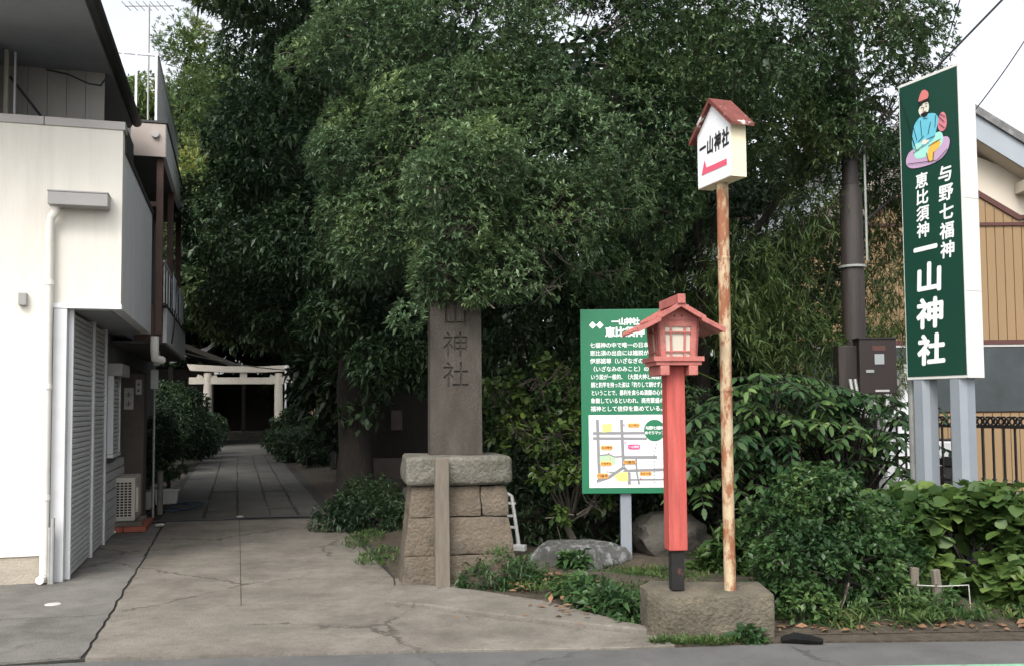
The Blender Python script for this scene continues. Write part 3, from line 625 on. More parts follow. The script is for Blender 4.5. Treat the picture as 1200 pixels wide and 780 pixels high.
tag(o, 'small pale concrete footing under the slim square post', 'footing')

# upside-down garden chair leaning behind the monument
ch = thing('garden_chair', 'folded white plastic garden chair leaning behind the monument base', 'chair', (-.06, 9.2, .05), R(-20))
m = MB()
m.tube([(-.03, 0, .62), (.05, 0, .58), (.12, 0, .1)], .018, 7); m.build('side_frame', M['plastic_white'], ch, smooth=True)
m = MB(); m.tube([(-.16, .02, .62), (-.03, 0, .62)], .018, 7); m.tube([(-.16, .02, .62), (-.07, .02, .1)], .018, 7); m.build('back_frame', M['plastic_white'], ch, smooth=True)
for z in (.5, .38, .27): part('slat', M['plastic_white'], ch, (-.13, .09, -.012, .012, z, z + .022))
part('seat', M['plastic_white'], ch, (-.1, .2, -.06, .02, .02, .12), bevel=.015)

# ================================================================== concrete block with lantern and house-shaped sign
bl = MB(); bl.prism([(.87, 6.2), (.97, 6.08), (1.66, 6.06), (1.68, 6.5), (.95, 6.62), (.85, 6.45)], -.02, .285)
o = bl.build('concrete_block', M['block'], bevel=.015); rough_up(o, 2, .008, 12, 3)
tag(o, 'mossy low concrete block under the red lantern and rusty pole', 'block')

ln = thing('post_lantern', 'red painted wooden shrine lantern with gabled roof on a post', 'lantern', (1.075, 6.27, .285), R(6))
part('post_sleeve', M['blackpost'], ln, (-.042, .042, -.042, .042, 0, .272), bevel=.006)
part('post', M['red'], ln, (-.062, .062, -.062, .062, .262, 1.474), bevel=.006)
for s in (-1, 1):
    part('bracket', M['red_faded'], ln, (s * .095 - .03, s * .095 + .03, -.155, .155, 1.41, 1.474), bevel=.004)
part('tray', M['red_faded'], ln, (-.152, .152, -.152, .152, 1.475, 1.5), bevel=.005)
for s in (-1, 1):
    part('tray_rail', M['red_faded'], ln, (-.168, .168, s * .15 - .013, s * .15 + .013, 1.5, 1.532), bevel=.004)
    part('tray_rail', M['red_faded'], ln, (s * .15 - .013, s * .15 + .013, -.136, .136, 1.5, 1.532), bevel=.004)
# lantern box: four battered panels with windows, open between the bars
ZB, ZT = 1.5, 1.765; WB, WT = .128, .142
def panel(rot):
    Mx = Matrix.Rotation(rot, 4, 'Z')
    def bx(m, x0, x1, z0, z1, d0, d1):
        t0 = WB + (WT - WB) * (z0 - ZB) / (ZT - ZB); t1 = WB + (WT - WB) * (z1 - ZB) / (ZT - ZB)
        k0, k1 = t0 / WB, t1 / WB
        vs = [(x0 * k0, -t0 - d1, z0), (x1 * k0, -t0 - d1, z0), (x1 * k0, -t0 - d0, z0), (x0 * k0, -t0 - d0, z0), (x0 * k1, -t1 - d1, z1), (x1 * k1, -t1 - d1, z1), (x1 * k1, -t1 - d0, z1), (x0 * k1, -t1 - d0, z1)]
        m.add([Mx @ Vector(v) for v in vs], [(3, 2, 1, 0), (4, 5, 6, 7), (0, 1, 5, 4), (1, 2, 6, 5), (2, 3, 7, 6), (3, 0, 4, 7)])
    m = MB()
    bx(m, -.128, -.079, ZB, ZT, -.015, .0); bx(m, .079, .128, ZB, ZT, -.0151, .0); bx(m, -.079, .079, ZB, 1.53, -.015, .0); bx(m, -.079, .079, 1.727, ZT, -.015, .0)
    pn = m.build('panel', M['red_faded'], ln)
    m = MB(); bx(m, -.079, .079, 1.53, 1.727, -.014, -.011); m.build('paper_pane', M['paper'], pn)
    for x in (-.043, .043): m = MB(); bx(m, x - .006, x + .006, 1.53, 1.727, -.0105, .0); m.build('bar', M['red_faded'], pn)
    for z in (1.565, 1.69): m = MB(); bx(m, -.079, .079, z - .005, z + .005, -.01, .002); m.build('bar', M['red_faded'], pn)
for k in range(4): panel(k * math.pi / 2)
for s in (-1, 1):
    m = MB(); m.prism([(-.142, 1.767), (.142, 1.767), (0, 1.855)], s * .135 - .01, s * .135 + .01, 'y'); gb = m.build('gable', M['red_faded'], ln)
    for x in (-.025, .025):
        m = MB(); m.tube([(x, s * .146, 1.795), (x, s * .1455 + s * .001, 1.795)], .006, 10); m.build('dark_hole_disc', M['black'], gb)  # black disc on the gable face, painted stand-in for a hole's shade
for s in (-1, 1):
    for nm_, (xa, za, xb, zb, dy, th) in {'roof_board': (0.0, 1.872, s * .165, 1.777, .205, .016), 'eave_board': (s * .135, 1.778, s * .29, 1.70, .215, .014)}.items():
        m = MB(); P = [(xa, za), (xb, zb), (xb, zb - th), (xa, za - th)]
        m.prism(P if s < 0 else P[::-1], -dy, dy, 'y'); m.build(nm_, M['red_faded'], ln, bevel=.003, seg=1)
        q = MB(); q.prism([(xa, za + .012), (xb, zb + .012), (xb, zb - th - .006), (xa, za - th - .006)][::(1 if s < 0 else -1)], -dy - .016, -dy - .001, 'y'); q.build('barge_board', M['red_faded'], ln)
        q = MB(); q.prism([(xa, za + .012), (xb, zb + .012), (xb, zb - th - .006), (xa, za - th - .006)][::(1 if s < 0 else -1)], dy + .001, dy + .016, 'y'); q.build('barge_board', M['red_faded'], ln)
part('ridge_cap', M['red_faded'], ln, (-.026, .026, -.235, .235, 1.868, 1.93), bevel=.005)

pp_ = MB(); pp_.tube([(0, 0, 0), (0, 0, 1.35), (.005, 0, 2.72)], .039, 14)
hsn = thing('direction_sign', 'small house-shaped white sign with pink arrow on a rusty pole', 'sign', (1.425, 6.26, .28), R(-70.5))
pp_.build('pole', M['rustpole'], hsn, smooth=True)
for z in (1.32, 2.2):
    m = MB(); m.lathe([(.042, -.012), (.043, 0), (.042, .012)], 14, (.002, 0, z)); m.build('weld_ring', M['rustpole'], hsn)
zb = 2.705
def pent(w, z1): return [(-w, zb), (w, zb), (w, zb + .37), (0, z1), (-w, zb + .37)]
m = MB(); m.prism(pent(.21, zb + .555), -.055, .055, 'y'); m.build('case', M['signcream'], hsn)
m = MB(); m.prism([(-.206, zb + .004), (.206, zb + .004), (.206, zb + .37), (0, zb + .55), (-.206, zb + .37)], -.06, -.0555, 'y'); m.build('sign_face', M['signwhite'], hsn)
for s in (-1, 1):
    m = MB(); P = [(0, zb + .575), (s * .265, zb + .345), (s * .265, zb + .325), (0, zb + .555)]
    m.prism(P if s < 0 else P[::-1], -.085, .085, 'y'); m.build('roof_sheet', M['rustroof'], hsn)
    q = MB(); P = [(0, zb + .578), (s * .268, zb + .346), (s * .268, zb + .315), (0, zb + .545)]
    q.prism(P if s < 0 else P[::-1], -.092, -.0855, 'y'); q.build('roof_edge', M['rustroof'], hsn)
letters('lettering', [(c, -.135 + i * .095, zb + .27, .13, .66) for i, c in enumerate('一山神社')], -.062, M['ink'], hsn, .032, .06)
flat('arrow', [(-.155, zb + .085), (.16, zb + .085), (.16, zb + .125), (-.09, zb + .125), (-.115, zb + .18)], -.0625, M['arrow'], hsn)

# ================================================================== green map board
mp_ = thing('map_board', 'green information board with white map panel on a grey post', 'sign', (1.03, 8.6, .0), R(-1))
part('post', M['post_grey'], mp_, (-.05, .05, .035, .11, 0, .9), bevel=.006)
part('board', M['boardgreen'], mp_, (-.40, .42, 0, .03, .70, 2.38), bevel=.004)
px = .00782
def bx_(x, y): return (-.40 + (x - 681) * px, 2.38 - (y - 363.5) * px)       # board drawn on a grid of its own units
yt = -.002
it = []
x, z = bx_(722, 378)
for i, c in enumerate('一山神社'): it.append((c, x + i * .064, z, .068, 1))
x, z = bx_(716, 390)
for i, c in enumerate('恵比須神'): it.append((c, x + i * .09, z, .094, 1))
letters('title', it, yt, M['print_white'], mp_, .045)
rows = ['七福神の中で唯一の日本の神', '恵比須の出自には諸説が有る', '伊邪諾尊（いざなぎのみこと）と', '（いざなみのみこと）の三男・', 'いう説が一般的、（大国大神と夷様）', '鯛と釣竿を持った姿は「釣りして網せず」', 'ということで、暴利を貪らぬ清廉の心を', '象徴しているといわれ、商売繁盛の', '福神として信仰を集めている。']
it = []
for r_, row in enumerate(rows):
    x, z = bx_(692.5, 405.2 + r_ * 9.3); n = len(row); adv = .049 if n < 16 else .72 / n * .93
    it = [(c, x + .02 + i * adv, z, .052, min(1, adv / .049 * .95)) for i, c in enumerate(row)]
    letters('text_row', it, yt, M['print_white'], mp_, .013)['kind'] = 'stuff'
for cx in (695.5, 704):
    x, z = bx_(cx, 382); r = .034; flat('diamond', [(x - r, z), (x, z - r), (x + r, z), (x, z + r)], yt, M['print_white'], mp_)
x0, z1 = bx_(689.5, 487); x1, z0 = bx_(782, 571.5)
mpn = flat('map_panel', [(x0, z0), (x1, z0), (x1, z1), (x0, z1)], -.003, M['mapwhite'], mp_)
def mp(x, y): q = bx_(680 + x / 7.8, 480 + y / 7.8); return q                        # panel grid
def road_(pts, w, mat, y):
    for (ax, ay), (bx2, by2) in zip(pts[:-1], pts[1:]):
        p, q = Vector(mp(ax, ay)), Vector(mp(bx2, by2)); d = (q - p).normalized(); n = Vector((-d.y, d.x)) * w * .7
        flat('map_road', [tuple(p - n), tuple(q - n), tuple(q + n), tuple(p + n)], y, mat, mpn)
for pts in ([(210, 100), (215, 200)], [(480, 290), (480, 420)], [(570, 280), (590, 410)], [(310, 350), (360, 350)], [(560, 470), (600, 480)], [(560, 500), (640, 510)], [(250, 600), (300, 650)], [(560, 355), (720, 355)], [(560, 130), (580, 180)], [(600, 460), (610, 570)]):
    road_(pts, .006, M['map_thin'], -.0045)
for i, (pts, w) in enumerate([([(110, 220), (600, 220)], .018), ([(110, 266), (600, 272)], .018), ([(153, 95), (165, 640)], .02), ([(372, 95), (385, 520)], .02), ([(385, 440), (760, 440)], .02), ([(140, 655), (250, 620), (385, 530), (435, 580), (435, 685)], .02), ([(430, 560), (745, 552)], .018), ([(500, 445), (505, 580), (525, 685)], .012), ([(170, 420), (255, 412), (310, 436), (380, 428)], .01), ([(440, 642), (760, 640)], .01), ([(250, 575), (300, 575)], .008), ([(380, 570), (435, 570)], .012)]):
    road_(pts, w, M['map_grey'], -.0047 - .0002 * i)
road_([(690, 440), (760, 440)], .02, M['map_thin'], -.0075)
for k in range(12):
    x, z = mp(685 - 22 * min(1, k / 3) if k < 4 else 662 + (4 if k % 2 else 0), 325 + k * 31); flat('rail_dash', [(x - .005, z - .007), (x + .005, z - .007), (x + .005, z + .007), (x - .005, z + .007)], -.0078, M['map_grey'], mpn)
def patch(name, pts, mat, y): flat(name, [mp(*p) for p in pts][::-1], y, mat, mpn)
patch('map_area', [(195, 140), (285, 130), (280, 205), (200, 212)], M['map_yellow'], -.0076)
patch('map_area', [(300, 610), (350, 575), (425, 572), (425, 650), (335, 652)], M['map_yellow'], -.0077)
patch('map_area', [(172, 430), (255, 420), (310, 445), (312, 500), (172, 505)], M['map_green'], -.0076)
def pill(x0, y0, x1, y1, mat, txt):
    a, b = mp(x0, y1), mp(x1, y0); pl = flat('map_tag', rrect(a[0], b[0], a[1], b[1], (b[1] - a[1]) * .45), -.009, mat, mpn)
    n = len(txt); s = (b[0] - a[0]) * .86 / n
    it2 = [(c, a[0] + (b[0] - a[0]) * .07 + s * (i + .5), (a[1] + b[1]) / 2, s, 1) for i, c in enumerate(txt)]
    letters('tag_text', it2, -.0095, M['ink'] if mat is not M['map_pink'] else M['print_white'], pl, .015)
pill(428, 130, 538, 168, M['map_orange'], '氷川神社'); pill(180, 330, 290, 370, M['map_orange'], '弘法尊院'); pill(175, 475, 280, 515, M['map_orange'], '天祖神社')
pill(385, 465, 498, 502, M['map_orange'], '円乗院'); pill(140, 582, 250, 628, M['map_orange'], '円福寺'); pill(530, 568, 640, 606, M['map_orange'], '鈴谷大堂'); pill(426, 322, 540, 366, M['map_pink'], '一山神社')
for (ax, ay) in ((395, 145), (403, 308), (253, 400), (268, 452), (235, 568), (540, 630)):
    x, z = mp(ax, ay); flat('map_mark', disc(x, z, .007, 8), -.0092, M['arrow'], mpn)
x, z = mp(672, 196); dsk = flat('map_badge', disc(x, z, .097), -.0085, M['boardgreen'], mpn)
letters('badge_text', [(c, x - .066 + i * .033, z + .022, .036, 1) for i, c in enumerate('与野七福神')] + [(c, x - .075 + i * .03, z - .022, .034, 1) for i, c in enumerate('めぐりマップ')], -.0095, M['print_white'], dsk, .025)

# ================================================================== tall green shrine sign
gs = thing('tall_sign', 'tall green box sign with white characters on two grey posts', 'sign', (3.615, 7.85, 0), R(-65.5))
part('case', M['signcase'], gs, (-.31, .31, -.09, .095, 1.70, 4.27), bevel=.004)
part('sign_face', M['signgreen'], gs, (-.297, .297, -.094, -.0905, 1.725, 4.245))
for z_ in (3.16, 2.4): part('panel_seam', M['coping'], gs, (.3102, .312, -.085, .09, z_, z_ + .003))
for x in (-.2, .17):
    m = MB(); m.prism([(x - .085, -.045), (x - .045, -.085), (x + .045, -.085), (x + .085, -.045), (x + .085, .045), (x + .045, .085), (x - .045, .085), (x - .085, .045)], 0, 1.698); m.build('post', M['post_grey'], gs)
m = MB(); m.tube([(-.36, .02, 0), (-.36, .02, 1.69)], .035, 12); m.build('conduit', M['galv'], gs, smooth=True)
fy = -.0955
K = 2.52 / 364.0
def cz(y): return 4.245 - (y - 78) * K
letters('character_column', [(c, .155, 3.39 - i * .158, .145, 1.0) for i, c in enumerate('与野七福神')], fy, M['print_white'], gs, .028, .05)
letters('character_column', [(c, -.085, 3.385 - i * .141, .135, 1.0) for i, c in enumerate('恵比須神')], fy, M['print_white'], gs, .028, .05)
letters('large_characters', [('一', -.07, 2.80, .25, 1.0)] + [(c, -.04, 2.555 - i * .303, .265, 1.08) for i, c in enumerate('山神社')], fy, M['print_white'], gs, .04, .05)
# seated figure printed near the top
def smooth_poly(pts):
    for _ in range(2): pts = [q for a, b in zip(pts, pts[1:] + pts[:1]) for q in ((a[0] * .75 + b[0] * .25, a[1] * .75 + b[1] * .25), (a[0] * .25 + b[0] * .75, a[1] * .25 + b[1] * .75))]
    return pts
def em(name, pts, mat, d, par=None):
    if name != 'line': pts = smooth_poly(list(pts))
    return flat(name, pts, fy - .0006 - .0015 * d, mat, par or gs)
ex, ez = -.02, 3.655
def E_(pts): return [(ex + x * 1.05, ez + z) for x, z in pts]
em('cushion_outline', E_([(-.215, -.12), (-.14, -.165), (.1, -.165), (.21, -.09), (.235, .02), (.16, .06), (-.16, .03), (-.225, -.05)]), M['ink'], 0)
em('cushion', E_([(-.208, -.117), (-.135, -.158), (.1, -.158), (.203, -.087), (.228, .018), (.158, .053), (-.158, .024), (-.217, -.05)]), M['cushion_print'], 1)
em('trouser', E_([(-.13, -.04), (-.1, -.085), (.03, -.08), (.15, -.03), (.165, .06), (.12, .11), (.0, .05), (-.12, .03)]), M['robe_mint'], 2)
em('boot', E_([(.0, -.05), (.02, -.135), (.06, -.135), (.07, -.06), (.13, -.03), (.14, .02), (.06, .03)]), M['yellow_print'], 3)
em('robe', E_([(-.14, .03), (-.145, .1), (-.12, .22), (-.07, .27), (.03, .28), (.1, .26), (.13, .22), (.1, .12), (.08, .05), (-.03, .0), (-.12, .0)]), M['robe'], 3)
em('fish', E_([(.11, .12), (.16, .08), (.2, .12), (.195, .22), (.16, .26), (.12, .22)]), M['fish_print'], 2)
em('hand', E_([(-.05, .04), (-.02, .02), (.03, .04), (.02, .065), (-.03, .07)]), M['skin_print'], 5)
em('sleeve', E_([(-.12, .0), (-.06, -.01), (-.03, .03), (-.06, .06), (-.12, .05)]), M['robe_mint'], 4)
em('face', E_(disc(-.015, .335, .052, 18, .07)), M['skin_print'], 4)
em('beard', E_([(-.05, .285), (-.01, .25), (.035, .28), (.02, .298), (-.035, .3)]), M['ink'], 5)
em('hair', E_([(-.068, .33), (-.062, .38), (-.02, .405), (.035, .4), (.045, .375), (-.02, .382), (-.052, .36)]), M['ink'], 5)
em('hat', E_([(-.07, .4), (-.045, .47), (-.01, .5), (.04, .46), (.035, .405), (-.02, .395)]), M['hat_print'], 5)
em('eye', E_([(-.04, .34), (-.02, .345), (-.02, .35), (-.04, .347)]), M['ink'], 6); em('eye', E_([(0, .345), (.022, .34), (.022, .347), (0, .35)]), M['ink'], 6)
em('mouth', E_([(-.025, .303), (.01, .303), (.01, .308), (-.025, .308)]), M['ink'], 6)
for p, q in (((-.1, .0), (-.26, .54)), ((-.05, .24), (-.04, .1)), ((.05, .2), (.02, .1)), ((-.12, .2), (-.09, .08)), ((-.02, .25), (.02, .24)), ((.1, .24), (.09, .14)), ((-.135, .1), (-.11, .03)), ((-.08, .06), (-.02, .1)), ((.0, .06), (.09, .07)), ((-.19, -.1), (.1, -.14)), ((.1, -.14), (.2, -.07)), ((.13, .22), (.18, .16)), ((.13, .16), (.18, .11)), ((.14, .24), (.19, .2)), ((-.045, .365), (-.02, .368)), ((.0, .368), (.025, .363)), ((-.012, .345), (-.018, .318)), ((-.13, -.02), (-.03, .02)), ((.02, .0), (.14, .03)), ((-.07, .4), (.035, .405)), ((-.145, .1), (-.12, .22)), ((-.12, .22), (-.07, .27)), ((.1, .26), (.13, .22)), ((.0, -.05), (.02, -.135)), ((.06, -.135), (.07, -.06))):
    p, q = Vector(p), Vector(q); n = Vector((-(q - p).y, (q - p).x)).normalized() * .0022
    em('line', E_([tuple(p - n), tuple(p + n), tuple(q + n), tuple(q - n)]), M['ink'], 6)

# ================================================================== utility pole, meter box
up = thing('utility_pole', 'dark brown painted utility pole half hidden in foliage', 'utility pole', (3.64, 9.95, 0))
m = MB(); m.tube([(0, 0, 0), (0, 0, 3.75), (0, 0, 3.82)], [.122, .115, .09], 16); m.build('sleeve', M['polebrown'], up, smooth=True)
m = MB(); m.tube([(0, 0, 3.8), (0, 0, 8.5)], [.085, .075], 14); m.build('shaft', M['polebrown'], up, smooth=True)
for z in (.75, 1.52, 2.95):
    m = MB(); m.lathe([(.14, -.012), (.14, .012)], 16, (0, 0, z)); m.build('band', M['galv'], up)
m = MB(); m.tube([(.1, -.12, 0), (.1, -.12, 1.6)], .03, 8); m.tube([(.16, -.1, 0), (.16, -.1, 1.6)], .02, 8); m.build('riser', M['polebrown'], up, smooth=True)
m = MB(); m.tube([(.12, -.1, 3.0), (.12, -.1, 4.6)], .012, 6); m.build('riser', M['galv'], up, smooth=True)
mt = thing('meter_box', 'dark brown steel meter cabinet mounted on the utility pole', 'meter box', (3.74, 9.62, 1.6), R(-4))
part('cabinet', M['meterbrown'], mt, (-.17, .2, 0, .24, 0, .56), bevel=.006)
part('back_cabinet', M['polebrown'], mt, (-.36, -.172, .08, .3, .02, .5), bevel=.006)
part('lid_edge', M['meterbrown'], mt, (-.18, .21, -.012, .24, .561, .575))
part('window', M['glassgrey'], mt, (-.02, .075, -.006, -.0005, .3, .405), bevel=.002)
part('plate', M['brown_trim'], mt, (-.04, .09, -.004, -.0005, .44, .49)); part('latch', M['galv'], mt, (-.11, -.03, -.01, -.0005, .215, .245), bevel=.002)
part('sticker', M['plate'], mt, (-.02, .12, -.003, -.0005, .02, .04))
for k, dx in enumerate((0, .05, .11)):
    m = MB(); m.tube([(3.5 + dx, 9.72, 1.75), (3.5 + dx, 9.62, 1.5), (3.56 + dx, 9.56, 1.36), (3.66 + dx, 9.6, 1.34), (3.7 + dx * .5, 9.7, 1.45), (3.7, 9.72, 1.62)], .018, 8)
    o = m.build('cable_loop', M['galv'], smooth=True); tag(o, 'grey cable looping under the brown meter cabinet', 'cable', 'cable loops under the meter cabinet')
def cable(a, b, sag, label, r=.009):
    a, b = Vector(a), Vector(b); m = MB(); m.tube([a.lerp(b, t) + Vector((0, 0, -4 * sag * t * (1 - t))) for t in np.linspace(0, 1, 17)], r, 6)
    tag(m.build('overhead_cable', M['cable'], smooth=True), label, 'cable')
cable((3.66, 9.95, 3.35), (7.6, 13.2, 7.0), .25, 'dark cable rising from the utility pole through the leaves')
cable((3.7, 9.95, 4.2), (7.34, 7.1, 8.2), .02, 'thick overhead wire crossing the sky above the tall sign', .011)
cable((6.6, 14.62, 6.2), (3.3, 6.2, 5.0), .02, 'thin overhead wire rising steeply from the gable of the tan house', .006)

# ================================================================== iron fence on a low wall
fa, fb_ = Vector((4.40, 10.9, 0)), Vector((6.6, 6.2, 0)); fl = (fb_ - fa).length; fang = math.atan2(fb_.y - fa.y, fb_.x - fa.x)
fw_ = thing('garden_fence', 'low concrete wall topped by black iron fence with scrolled rail', 'fence', tuple(fa), fang)
part('wall', M['concrete_dark'], fw_, (0, fl, -.07, .07, 0, .56), bevel=.01); part('wall_cap', M['concrete'], fw_, (0, fl, -.09, .09, .562, .60), bevel=.01)
part('end_post', M['white_paint'], fw_, (-.17, -.005, -.09, .09, 0, 1.42), bevel=.01)
part('rail', M['fence'], fw_, (0, fl, -.015, .015, 1.235, 1.26), bevel=.002); part('rail', M['fence'], fw_, (0, fl, -.015, .015, .655, .685), bevel=.002)
bar = MB(); bar.box(-.009, .009, -.009, .009, .687, 1.234); bar.add([(-.02, -.02, .70), (.02, -.02, .70), (.02, .02, .70), (-.02, .02, .70), (0, 0, .75)], [(0, 1, 4), (1, 2, 4), (2, 3, 4), (3, 0, 4)])
bme = bar.mesh('baluster'); ring = MB()
for s in (0,):
    pts = [(.055 * math.cos(t), 0, 1.305 + .045 * math.sin(t)) for t in np.linspace(0, 2 * math.pi, 15)]; ring.tube(pts, .011, 5, cap=False)
rme = ring.mesh('scroll', smooth=True)
n = int(fl / .125)
for i in range(n):
    o = link_mesh('baluster', bme, M['fence'], fw_); o.location = (.06 + i * .125, 0, 0)
    o = link_mesh('scroll', rme, M['fence'], fw_); o.location = (.06 + i * .125, 0, 0)
    o = link_mesh('scroll', rme, M['fence'], fw_); o.location = (.1225 + i * .125, .012, 0)
for i in range(3): part('stand', M['fence'], fw_, (1.2 + i * 1.4, 1.24 + i * 1.4, -.02, .02, .60, .654))
wpn = thing('white_gate_pillar', 'narrow white pillar behind the end of the iron fence', 'pillar', (4.5, 11.3, 0))
part('shaft', M['white_paint'], wpn, (-.02, .26, 0, .3, 0, 1.97), bevel=.01); part('mailbox', M['hoodmetal'], wpn, (.08, .2, -.06, -.002, 1.6, 1.95), bevel=.01)

# ================================================================== house on the right
hr = thing('siding_house', 'tan house with vertical siding, dark lower panel and gable roof', 'house', (6.95, 15, 0))
part('core', M['siding_joint'], hr, (-2.45, 3.4, .02, 6, 0, 4.3))
m = MB(); m.prism([(-2.45, 4.301), (3.4, 4.301), (3.4, 4.32), (0, 5.72), (-2.45, 4.6)], .02, 6, 'y'); m.build('gable_wall', M['cream'], hr)
bw = .143
for i in range(int(5.85 / bw)):
    x0 = -2.44 + i * bw
    part('siding_board', M['siding'], hr, (x0, x0 + bw - .012, -.003, .019, 2.50, 4.33))
    xm = x0 + bw / 2; zt = 5.2 - abs(xm) * .62
    if zt > 4.45: part('siding_board', M['siding'], hr, (x0, x0 + bw - .012, -.003, .019, 4.39, zt))
    part('siding_board', M['siding'], hr, (x0, x0 + bw - .012, -.003, .019, .1, 1.33))
part('trim', M['brown_trim'], hr, (-2.46, 3.42, -.03, .018, 4.332, 4.385)); part('trim', M['brown_trim'], hr, (-2.46, 3.42, -.03, .018, 2.43, 2.495))
part('dark_panel', M['darkpanel'], hr, (-2.2, 3.38, -.01, .018, 1.36, 2.385)); part('panel_trim', M['plate'], hr, (-2.46, 3.42, -.02, .018, 2.39, 2.425))
for s in (-1, 1):
    P = [(0, 5.25), (s * 3.2, 3.27 + .0), (s * 3.2, 3.34), (0, 5.32)]
    m = MB(); m.prism([(0, 5.27), (s * 1.25, 4.50), (s * 3.4, 4.50), (s * 3.4, 4.43), (s * 1.2, 4.43), (0, 5.18)][::(-1 if s > 0 else 1)], -.035, -.004, 'y'); m.build('gable_trim', M['brown_trim'], hr)
    m = MB(); m.prism([(0, 5.92), (s * 4.2, 3.2), (s * 4.2, 3.58), (0, 6.30)][::(1 if s > 0 else -1)], -.38, -.34, 'y'); m.build('barge_board', M['barge'], hr)
    m = MB(); m.prism([(0, 5.94), (s * 4.2, 3.24), (s * 4.2, 3.3), (0, 6.0)][::(1 if s > 0 else -1)], -.339, 6.5, 'y'); m.build('roof_soffit', M['cream'], hr)
    m = MB(); m.prism([(0, 6.30), (s * 4.2, 3.585), (s * 4.22, 3.72), (0, 6.44)][::(1 if s > 0 else -1)], -.43, 6.5, 'y'); m.build('roof', M['rooftile'], hr)
for x in (1.35, -1.3): part('purlin_end', M['cream'], hr, (x - .16, x + .16, -.33, .0, 4.84, 5.02), bevel=.01)
m = MB(); m.tube([(1.3, -.05, 4.45), (1.32, -.06, 4.3), (1.45, -.06, 4.42), (1.5, -.05, 4.1)], .015, 6); m.build('service_cable', M['cable'], hr)

# scooter parked behind the fence
sc = thing('parked_scooter', 'dark motor scooter parked behind the black iron fence', 'scooter', (5.75, 12.4, 0), R(70))
for x in (-.6, .6):
    w = MB(); w.tube([(x + .2 * math.cos(t), 0, .25 + .2 * math.sin(t)) for t in np.linspace(0, 2 * math.pi, 21)], .05, 8, cap=False); wo = w.build('wheel', M['rubber'], sc, smooth=True)
    w = MB(); w.tube([(x, -.03, .25), (x, .03, .25)], .14, 16); w.build('rim', M['steel'], wo)
b = MB(); b.prism([(-.85, .5), (-.7, .38), (-.3, .3), (.2, .28), (.28, .34), (-.05, .4), (-.1, .68), (-.85, .72)], -.16, .16, 'y'); b.build('body', M['black'], sc, bevel=.03)
b = MB(); b.prism([(.25, .3), (.4, .3), (.5, .55), (.42, .98), (.32, .98), (.38, .55)], -.17, .17, 'y'); b.build('front_shield', M['whitemetal'], sc, bevel=.02)
b = MB(); b.prism([(-.88, .72), (-.1, .69), (-.08, .78), (-.4, .8), (-.85, .84)], -.15, .15, 'y'); b.build('seat', M['rubber'], sc, bevel=.02)
b = MB(); b.tube([(.6, 0, .25), (.42, 0, .95)], .03, 8); b.build('fork', M['steel'], sc); b = MB(); b.tube([(.36, -.33, 1.02), (.38, 0, 1.0), (.36, .33, 1.02)], .018, 8); b.build('handlebar', M['black'], sc)
b = MB(); b.lathe([(.02, 0), (.08, .03), (.09, .06)], 12); o = b.build('headlight', M['glassgrey'], sc, smooth=True); o.location = (.5, 0, .9); o.rotation_euler = (0, R(80), 0)

# ================================================================== boulders, stakes, oddments
def boulder(name, label, loc, sx, sy, sz, mat, seed, rz=0, flat_top=.75):
    bm = bmesh.new(); bmesh.ops.create_icosphere(bm, subdivisions=4, radius=1); r_ = np.random.default_rng(seed)
    ks = r_.normal(size=(9, 3)) * 1.6; ph = r_.uniform(0, 6, 9); cuts = r_.normal(size=(10, 3)); cuts /= np.linalg.norm(cuts, axis=1)[:, None]
    for v in bm.verts:
        p = np.array(v.co)
        for c_ in cuts:
            d = p @ c_ - .74
            if d > 0: p = p - c_ * d * .9
        if p[2] > flat_top * .8: p[2] = flat_top * .8 + (p[2] - flat_top * .8) * .25
        p = p * (1 + .035 * np.sin(ks @ p * 2 + ph).sum() / 2 + .012 * np.sin(ks @ p * 7 + ph).sum())
        v.co = (p[0] * sx, p[1] * sy, p[2] * sz)
    for f in bm.faces: f.smooth = True
    me = bpy.data.meshes.new(name); bm.to_mesh(me); bm.free(); me.set_sharp_from_angle(angle=R(32))
    o = link_mesh(name, me, mat); o.location = loc; o.rotation_euler = (0, 0, rz); tag(o, label, 'rock'); return o
boulder('boulder', 'broad grey boulder with pale streaks lying beside the map board', (.57, 8.62, .10), .52, .34, .24, M['rock'], 11, R(6))
boulder('boulder', 'dark upright boulder standing between map board and red lantern', (1.5, 8.95, .2), .42, .35, .36, M['rock_dark'], 4, R(-12), .95)
boulder('boulder', 'small dark rock at the left foot of the broad grey boulder', (.16, 8.35, .05), .2, .16, .13, M['rock_dark'], 8)
for i, (x, y, h, tl, lb) in enumerate([(2.82, 6.72, .34, 3, 'weathered wooden stake in the weeds before the broad-leaved vine'), (3.0, 6.7, .33, -5, 'split wooden stake holding a wire in the weeds by the vine')]):
    m = MB(); m.frustum(-.03, .03, -.022, .022, -.04, -.028, .028, -.018, .018, h); o = m.build('wooden_stake', M['weathered'], bevel=.006); o.location = (x, y, 0); o.rotation_euler = (0, R(tl), R(15 * i)); tag(o, lb, 'stake')
m = MB(); m.tube([(2.84, 6.69, .22), (3.0, 6.67, .215), (3.2, 6.68, .22)], .0035, 6); m.tube([(3.2, 6.68, .22), (3.21, 6.68, 0)], .0035, 6); tag(m.build('stake_wire', M['plate']), 'thin pale wire strung from the wooden stakes', 'wire')
m = MB(); m.tube([(0, 0, .02), (.08, .01, .035), (.17, -.005, .03), (.25, .0, .02)], [.02, .035, .03, .018], 8); o = m.build('rubber_scrap', M['rubber'], smooth=True); o.location = (1.68, 5.99, 0); o.rotation_euler = (0, 0, R(-10)); tag(o, 'black rubber scrap lying at the foot of the concrete block', 'scrap')
